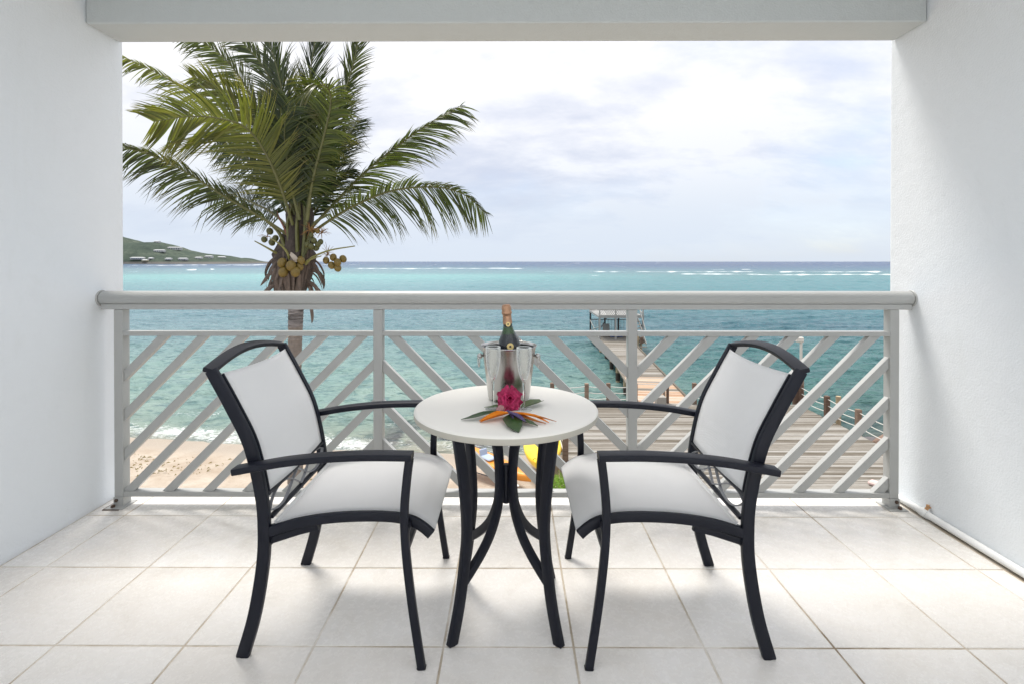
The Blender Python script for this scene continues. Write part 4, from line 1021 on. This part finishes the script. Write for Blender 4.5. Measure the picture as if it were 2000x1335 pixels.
# ------------------------------------------------------------------ timber deck and pier
def m_wood(name, stops, orange=False):
    m, t, p, o = mat(name); oi = t.n.new('ShaderNodeObjectInfo'); geo = t.n.new('ShaderNodeNewGeometry')
    r = oi.outputs['Random']; pos = t.vmath('ADD', geo.outputs['Position'], t.comb(t.math('MULTIPLY', r, 91.), 0., t.math('MULTIPLY', r, 7.)))
    n = t.noise(t.mapping(pos, (.55, 9, 9)), 1.6, 6, .65, .4); f = t.noise(t.mapping(pos, (2.5, 45, 45)), 2.0, 4, .6)
    k = t.math('ADD', t.math('MULTIPLY', r, .45), t.math('MULTIPLY', n, .65))
    c = t.ramp(k, stops)
    c = t.mix(t.ramp(f, [(.5, 0.), (.75, .5)]), c, tuple(x * .6 for x in stops[0][1]))
    P(p, t, col=c, rough=.85, spec=.2, normal=t.bump(f, .3, .01)); return m
M_WOOD = m_wood('weathered_grey_timber', [(.22, (.085, .070, .05)), (.42, (.165, .145, .118)), (.58, (.25, .23, .20)), (.78, (.34, .325, .30))])
M_WOOD2 = m_wood('newer_brown_timber', [(.25, (.34, .20, .12)), (.5, (.46, .32, .22)), (.75, (.50, .43, .36))])
M_POST = m_wood('brown_post_timber', [(.25, (.10, .062, .045)), (.6, (.20, .14, .105)), (.8, (.33, .25, .19))])
M_ROPE = simple('white_rope', (.62, .60, .55), .8, 0, .15, 30.)
M_POST2 = simple('tan_pile', (.42, .32, .20), .85, 0, .35, 6.)
DX0, DX1, DY0, DY1 = 1.73, 12.47, 9.2, 22.35
deck = empty('timber_deck', ((DX0 + DX1) / 2, (DY0 + DY1) / 2, DECK)); tag(deck, 'broad weathered grey timber deck beside the beach beyond the railing', 'deck')
dc = Vector(((DX0 + DX1) / 2, (DY0 + DY1) / 2, DECK)); Wd = DX1 - DX0
pm = []
for k in range(3):
    g = box(-Wd / 2, Wd / 2, -.068, .068, -.035, 0, .004); me = bpy.data.meshes.new('plank'); me.from_pydata([tuple(v) for v in g[0]], [], g[1]); me.materials.append(M_WOOD); pm.append(me)
y = DY0 + .07
while y < DY1:
    if y < 20.6: inst('plank', pm[0], deck, (random.uniform(-.02, .02), y - dc.y, random.uniform(-.003, .003)), (0, 0, random.uniform(-.0006, .0006)))
    else:
        inst('plank', pm[0], deck, (random.uniform(-.02, .02), y - dc.y, random.uniform(-.003, .003)))
    y += .1475
for x in (DX0 + .3, DX0 + 3.6, DX0 + 7.2, DX1 - .3): obj('joist', box(x - dc.x - .06, x - dc.x + .06, DY0 - dc.y, DY1 - dc.y, -.24, -.037), M_POST, deck, smooth=False)
for yy_ in (10, 13, 16, 19, 22.1):
    for x in (DX0 + .3, DX0 + 3.6, DX0 + 7.2, DX1 - .3): obj('pile', tube([(x - dc.x, yy_ - dc.y, -3.0), (x - dc.x, yy_ - dc.y, -.241)], .13, 10), M_POST2, deck)
PD = Vector((.083, 1, 0)).normalized(); PN = Vector((PD.y, -PD.x, 0))
pier = empty('timber_pier', (6.72, 22.36, DECK), -math.atan2(.083, 1)); tag(pier, 'narrow timber pier running out over the sea from the deck', 'pier')
PL = 20.0; PW = 2.40; y = .07
me1 = bpy.data.meshes.new('plank'); g = box(-PW / 2, PW / 2, -.069, .069, -.04, -.002, .004); me1.from_pydata([tuple(v) for v in g[0]], [], g[1]); me1.materials.append(M_WOOD)
me2 = me1.copy(); me2.materials.clear(); me2.materials.append(M_WOOD2)
while y < PL:
    new = y < 5.3 and random.random() < .85
    inst('plank', me2 if new else me1, pier, (random.uniform(-.015, .015), y, random.uniform(-.004, .004))); y += .148
for s in (-1, 1):
    obj('edge_beam', box(s * (PW / 2 - .02) - .05, s * (PW / 2 - .02) + .05, 0, PL, .0, .06), M_WOOD, pier, smooth=False)
    obj('joist', box(s * .9 - .07, s * .9 + .07, 0, PL, -.32, -.042), M_POST, pier, smooth=False)
    for yy_ in np.arange(1.8, PL, 3.4):
        obj('pile', tube([(s * 1.02, yy_, -4.), (s * 1.02, yy_, -.05)], .125, 10), M_POST2, pier)
        obj('pile_collar', lathe([(.128, -.97), (.134, -.90), (.131, -.55), (.127, -.5)], 12, False), M_FIB, pier, loc=(s * 1.02, yy_, 0))
# rope fences
def rope_fence(pts, label, h=.88, tall=None, end=True):
    f = empty('rope_fence', (pts[0][0], pts[0][1], DECK)); tag(f, label, 'fence')
    o = Vector((pts[0][0], pts[0][1], DECK)); prev = None
    for i, (x, y) in enumerate(pts):
        s = .085; hh = h + random.uniform(-.03, .04)
        obj('post', [ [Vector(q) - o + Vector((x, y, DECK)) for q in box(-s, s, -s, s, -.3, hh, .012)[0]], box(-s, s, -s, s, -.3, hh, .012)[1]], M_POST, f, smooth=False)
        if prev is not None:
            for z in (.76, .50, .24):
                a = Vector((prev[0], prev[1], DECK + z)); b = Vector((x, y, DECK + z)); mid = (a + b) / 2 - Vector((0, 0, .05))
                obj('rope', ([Vector(q) - o for q in tube(crom([a, mid, b], 6), .016, 6)[0]], tube(crom([a, mid, b], 6), .016, 6)[1]), M_ROPE, f)
        prev = (x, y)
rope_fence([(DX1 + .06, 22.25), (DX1 + .06, 20.4), (DX1 + .06, 18.55), (DX1 + .06, 16.6), (DX1 + .06, 14.6)], 'post and rope fence along the right edge of the deck')
rope_fence([(DX0 + .02, 22.25), (3.27, 22.4), (4.22, 22.4), (5.4, 22.4)], 'post and rope fence on the far edge of the deck left of the pier', .92)
rope_fence([(7.98, 22.4), (10.1, 22.4), (DX1 - .1, 22.4)], 'post and rope fence on the far edge of the deck right of the pier')
rope_fence([(DX0 - .1, 15.6), (DX0 - .1, 17.6), (DX0 - .1, 19.8)], 'post and rope fence on the left edge of the deck above the kayaks', .9)
# lamp pole, posts and boxes near the pier
lp = empty('lamp_pole', (at(1562, 788, 22.3).x + .05, 22.3, DECK)); tag(lp, 'slim lamp pole with white head at the far right corner of the deck', 'lamp pole')
obj('pole', box(-.09, .09, -.09, .09, 0, 1.35, .01), M_POST, lp, smooth=False); obj('pipe', tube([(0, 0, 1.35), (0, 0, 2.72)], .055, 10), M_ROPE, lp)
obj('lamp_head', box(-.22, .09, -.09, .09, 2.70, 2.92, .03), M_ROPE, lp)
for x, lab in ((1298, 'left of a pair of slim dark gate posts where deck meets pier'), (1305, 'right of a pair of slim dark gate posts where deck meets pier')):
    p = at(x, 788, 22.42); g = obj('gate_post', join(box(-.05, .05, -.05, .05, 0, .85, .01)), M_POST, loc=(p.x, 22.5, DECK)); tag(g, lab, 'post')
bx = obj('storage_box', box(-.2, .2, -.2, .2, 0, .42, .02), simple('grey_box', (.30, .28, .25), .8), loc=(at(1290, 788, 22.1).x, 22.1, DECK)); tag(bx, 'small grey box on the deck beside the gate posts', 'box')
pb = pier.matrix_basis
bl = obj('mooring_post', tube([(0, 0, -1.2), (0, 0, .85)], .10, 10), M_POST2, loc=pb @ Vector((1.38, 16.3, 0))); tag(bl, 'tan mooring post on the right side of the pier', 'post')
bb_ = obj('electric_box', box(-.11, .11, -.1, .1, .1, .58, .01), M_POST, loc=pb @ Vector((1.62, 16.0, 0))); tag(bb_, 'dark box fixed beside the tan mooring post', 'box')
ml = obj('mooring_post', tube([(0, 0, -4), (0, 0, .55)], .10, 10), M_POST2, loc=(13.75, 21.6, DECK)); tag(ml, 'wooden pile in the water right of the deck', 'post')

# two storey pier head
hd = empty('pier_pavilion', (8.75, 40.6, DECK)); tag(hd, 'two storey timber pavilion with lattice balustrade at the pier end', 'pavilion'); hd.scale = (.82, 1, 1)
M_HP = simple('grey_painted_timber', (.30, .30, .29), .8, 0, .3, 3.); M_HG = simple('dark_timber', (.06, .065, .07), .7); M_LAT = simple('pale_lattice', (.36, .35, .33), .8, 0, .2, 3.)
UP = 1.70
obj('lower_platform', box(-2.3, 2.2, 0, 5.2, -.2, -.005), M_WOOD, hd, smooth=False)
obj('upper_platform', box(-2.25, 2.15, .1, 5.1, UP, UP + .16), M_HP, hd, smooth=False)
for x in (-2.15, -.6, .9, 2.05):
    for y_ in (.2, 5.0):
        obj('post', box(x - .08, x + .08, y_ - .08, y_ + .08, 0, UP - .002), M_HP if y_ < 1 else M_HG, hd, smooth=False)
        obj('post', box(x - .06, x + .06, y_ - .07, y_ + .05, UP + .162, UP + 1.15), M_LAT, hd, smooth=False)
for x in (-2.0, 1.9):
    for y_ in (.4, 4.8): obj('pile', tube([(x, y_, -4), (x, y_, -.2)], .14, 10), M_POST2, hd)
for y_ in (.13, 5.07):
    obj('top_rail', box(-2.25, 2.15, y_ - .05, y_ + .05, UP + 1.152, UP + 1.22), M_LAT, hd, smooth=False); obj('bottom_rail', box(-2.25, 2.15, y_ - .04, y_ + .04, UP + .162, UP + .24), M_LAT, hd, smooth=False)
    g = []
    for k in np.arange(-2.2, 2.1, .21):
        for sg in (-1, 1):
            xa, xb = (k, k + .85) if sg > 0 else (k + .85, k)
            if min(xa, xb) < -2.25 or max(xa, xb) > 2.15: continue
            g.append(sweep([Vector((xa, y_ + .012 * sg, UP + .242)), Vector((xb, y_ + .012 * sg, UP + 1.15))], [(-.018, -.006), (.018, -.006), (.018, .006), (-.018, .006)], (.7, 0, -.7 * sg)))
    l_ = obj('lattice', join(*g), M_LAT, hd, smooth=False); l_['kind'] = 'stuff'
for x in (-2.2, 2.12):
    for (z0, z1) in ((.1, 1.0), (UP + .3, UP + 1.1)):
        for sg in (0, 1): obj('cross_brace', sweep([Vector((x, .3, z0 if sg else z1)), Vector((x, 4.9, z1 if sg else z0))], rrect(.05, .05, .005), (1, 0, 0)), M_LAT, hd, smooth=False)
for k in np.arange(-1.95, 2.0, .16): obj('baluster', box(k - .016, k + .016, 4.93, 4.96, .08, 1.02), M_HG, hd, smooth=False)
obj('handrail', box(-2.1, 2.05, 4.90, 4.98, 1.022, 1.09), M_HG, hd, smooth=False)
for sg in (-1, 1): obj('knee_brace', sweep([Vector((sg * 2.0, .2, UP - .75)), Vector((sg * 1.5, .2, UP - .02))], rrect(.08, .08, .01), (0, 1, 0)), M_HG, hd, smooth=False)
for s_ in (.70, 1.5):
    obj('stair_rail', sweep([Vector((s_, .1, 2.95)), Vector((s_ + .15, -2.0, .9))], rrect(.05, .09, .01), (1, 0, 0)), M_LAT, hd, smooth=False); obj('stringer', sweep([Vector((s_, .1, UP)), Vector((s_ + .15, -2.1, .0))], rrect(.05, .2, .01), (1, 0, 0)), M_LAT, hd, smooth=False)
for k in range(8): obj('stair_tread', box(.72 + .15 * k / 8, 1.62 + .1 * k / 8, -.10 - .26 * k - .26, -.10 - .26 * k, UP - .24 * (k + 1), UP - .24 * (k + 1) + .04), M_WOOD, hd, smooth=False)
ch = empty('deck_chair', (7.9, 42.6, DECK)); tag(ch, 'small grey chair under the pavilion at the pier end', 'chair')
obj('seat', box(-.28, .28, -.28, .28, .40, .45, .01), M_HP, ch, smooth=False); obj('backrest', xf(box(-.28, .28, -.02, .02, 0, .55, .01), Matrix.Translation((0, .27, .451)) @ Matrix.Rotation(R(-15), 4, 'X')), M_HP, ch, smooth=False)
for a in (-.24, .24):
    for b in (-.24, .24): obj('leg', box(a - .02, a + .02, b - .02, b + .02, 0, .399), M_HP, ch, smooth=False)
M_BLUE = simple('blue_cushion', (.06, .16, .52), .7)
cu = obj('cushion', xf(box(-.55, .55, -.3, .3, 0, .25, .06), Matrix.Identity(4)), M_BLUE, loc=(8.6, 42.4, DECK + .0)); tag(cu, 'blue cushion on the floor of the pier pavilion', 'cushion')

# rocks by the right edge of the deck
def rock(c, s, lab, m):
    bm = bmesh.new(); bmesh.ops.create_icosphere(bm, subdivisions=3, radius=1.0); rr = random.Random(int(c[0] * 100))
    ox = rr.uniform(0, 50)
    for v in bm.verts:
        n_ = float(fbm(np.array([v.co.x * 1.5 + ox]), np.array([v.co.y * 1.5 + v.co.z * 1.1 + ox]), 3)[0]); k = .70 + .6 * n_
        v.co = Vector((v.co.x * s[0] * k, v.co.y * s[1] * k, v.co.z * s[2] * k))
    g = ([v.co.copy() for v in bm.verts], [[q.index for q in f.verts] for f in bm.faces]); bm.free()
    o = obj('boulder', g, m, loc=c, angle=25); tag(o, lab, 'rock', 'boulders at the right edge of the deck'); return o
M_ROCK = simple('brown_rock', (.20, .13, .095), .9, 0, .5, 1.5, .7, 5., .06); M_ROCK2 = simple('grey_wet_rock', (.10, .09, .09), .6, 0, .5, 1.5, .7, 5., .06)
rock((13.3, 17.7, -5.2), (.85, .8, .42), 'large reddish brown boulder at the deck edge by the rope fence', M_ROCK)
rock((14.0, 18.5, -5.35), (.6, .5, .4), 'smaller brown boulder beside the large one', M_ROCK)
for k, (x, y_, lab) in enumerate(((13.4, 19.3, 'low dark rock awash nearest the brown boulders'), (14.2, 20.0, 'low dark rock awash between the fence posts'), (13.3, 20.9, 'dark rock awash farthest along the deck edge'), (15.0, 19.0, 'flat dark rock awash right of the others'))):
    rock((x, y_, SEA + .02), (.6, .5, .2), lab, M_ROCK2)
cushion = obj('cushion', xf(box(-.13, .13, -.24, .24, .0, .12, .04), Matrix.Rotation(.6, 4, 'Z')), simple('pale_pink_cushion', (.62, .47, .43), .8), loc=(at(1712, 948, 14.1).x + .1, 14.15, DECK)); tag(cushion, 'pale pink cushion lying on the deck behind the right railing post', 'cushion')

# shrub beside the deck
rl = random.Random(4); V, F = [], []
for k in range(5200):
    a, b = rl.uniform(0, 6.28), rl.random() ** .5
    x = 1.30 + .62 * b * math.cos(a); y_ = 14.0 + 1.25 * b * math.sin(a); top = .62 * math.sqrt(max(0, 1 - b * b)) * (.75 + .5 * float(_G[int(x * 9) % 256, int(y_ * 9) % 256]))
    z = sandz(x, y_) + top * rl.uniform(.45, 1.0); L = rl.uniform(.035, .075); d = Vector((rl.uniform(-1, 1), rl.uniform(-1, 1), rl.uniform(-.1, 1))).normalized(); s = d.cross(Vector((rl.uniform(-1, 1), rl.uniform(-1, 1), 1))).normalized()
    p = Vector((x, y_, z)); bs = len(V); V += [p, p + d * L * .5 + s * L * .28, p + d * L, p + d * L * .5 - s * L * .28]; F.append((bs, bs + 1, bs + 2, bs + 3))
sh = empty('beach_shrub', (1.30, 14.0, -5.1)); tag(sh, 'bright green low shrub growing beside the deck by the kayaks', 'shrub')
o = obj('foliage', ([Vector(v) - Vector((1.30, 14.0, -5.1)) for v in V], F), m_leafy('bright_shrub_leaf', (.10, .22, .012), (.26, .42, .04), .4, .4, 3.), sh, smooth=False); o['kind'] = 'stuff'
for k in range(9):
    a = k * .7; obj('stem', tube([(0, 0, 0), (.25 * math.cos(a), .45 * math.sin(a), .2), (.42 * math.cos(a), .85 * math.sin(a), .42)], .012, 5, .005), M_POST, sh)

# kayaks on the sand
def kayak(p0, p1, wd, hgt, m, label, seat_m=None, roll=0.):
    p0, p1 = Vector(p0), Vector(p1); d = p1 - p0; L = d.length; rz = math.atan2(d.y, d.x)
    k = empty('kayak', (p0 + p1) / 2, rz); k.rotation_euler = (roll, -math.asin(max(-1, min(1, d.z / L))), rz); tag(k, label, 'kayak', 'kayaks on the sand')
    V, F = [], []; ns, nr = 25, 16
    for i in range(ns):
        s = -1 + 2 * i / (ns - 1); w_ = max(.012, (1 - abs(s) ** 2.4)) * wd / 2; rise = .16 * abs(s) ** 3; hh = hgt * (.55 + .45 * (1 - abs(s) ** 3))
        for j in range(nr):
            a = 2 * math.pi * j / nr; cx, sz_ = math.cos(a), math.sin(a)
            yv = w_ * (abs(cx) ** .8) * (1 if cx > 0 else -1); zv = (hh * .62 * sz_ if sz_ < 0 else hh * .34 * sz_)
            if sz_ > .6 and abs(s) < .45: zv -= .10 * hgt / .3 * (1 - (abs(s) / .45) ** 2) * (sz_ - .6) / .4
            V.append(Vector((s * L / 2, yv, hh * .62 + zv + rise)))
    for i in range(ns - 1):
        for j in range(nr): F.append((i * nr + j, i * nr + (j + 1) % nr, (i + 1) * nr + (j + 1) % nr, (i + 1) * nr + j))
    F.append(tuple(range(nr))); F.append(tuple((ns - 1) * nr + j for j in range(nr)))
    obj('hull', (V, F), m, k, angle=60)
    obj('rubbing_strake', sweep(crom([Vector((s * L / 2, .0 + wd / 2 * (1 - abs(s) ** 2.4) * 1.01, hgt * .62 * (.55 + .45 * (1 - abs(s) ** 3)) + .16 * abs(s) ** 3)) for s in np.linspace(-.96, .96, 11)], 3), rrect(.02, .02, .006), (0, 0, 1)), simple('kayak_trim', (.5, .3, .02), .5) if 'kayak_trim' not in bpy.data.materials else bpy.data.materials['kayak_trim'], k)
    if seat_m:
        obj('seat', xf(box(-.22, .22, -.17, .17, 0, .06, .025), Matrix.Translation((-.25, 0, hgt * .62 + .03))), seat_m, k)
        obj('seat_back', xf(box(-.03, .03, -.15, .15, 0, .20, .02), Matrix.Translation((-.48, 0, hgt * .62 + .06)) @ Matrix.Rotation(-.3, 4, 'Y')), seat_m, k)
    obj('grab_handle', tube([(L * .44, -.05, hgt * .62 + .13), (L * .455, 0, hgt * .62 + .17), (L * .44, .05, hgt * .62 + .13)], .008, 6), M_DARK, k)
    return k
M_KY = simple('yellow_kayak_plastic', (.86, .60, .02), .35, 0, .05, 3.); M_KO = simple('orange_kayak_plastic', (.72, .27, .03), .4, 0, .15, 3.)
kayak((-1.68, 17.0, -5.12), (.54, 14.55, -5.20), .70, .34, M_KO, 'orange kayak with pale blue seat on the sand, bow towards the balcony', simple('pale_blue_seat', (.35, .42, .55), .7))
kayak((.70, 18.2, -4.90), (.76, 15.0, -5.02), .62, .42, M_KY, 'yellow kayak behind the orange one, bow towards the balcony', None, R(12))
kayak((1.30, 18.6, -4.95), (1.28, 15.6, -5.08), .60, .40, M_KY, 'yellow kayak nearest the deck beside the shrub', None, R(-8))
pd = empty('paddle', (-.73, 14.9, -5.03), R(-38)); tag(pd, 'white bladed paddle lying on the sand before the orange kayak', 'paddle')
obj('shaft', tube([(-.75, 0, .0), (.75, 0, .03)], .015, 8), M_DARK, pd)
obj('paddle_blade', xf(sphere((0, 0, 0), .10, .15, 14, 6), Matrix.Translation((.95, 0, .03)) @ Matrix.Diagonal((2.2, 1, 1, 1))), M_ROPE, pd); obj('paddle_blade', xf(sphere((0, 0, 0), .10, .15, 14, 6), Matrix.Translation((-.95, 0, .0)) @ Matrix.Diagonal((2.2, 1, 1, 1))), M_ROPE, pd)
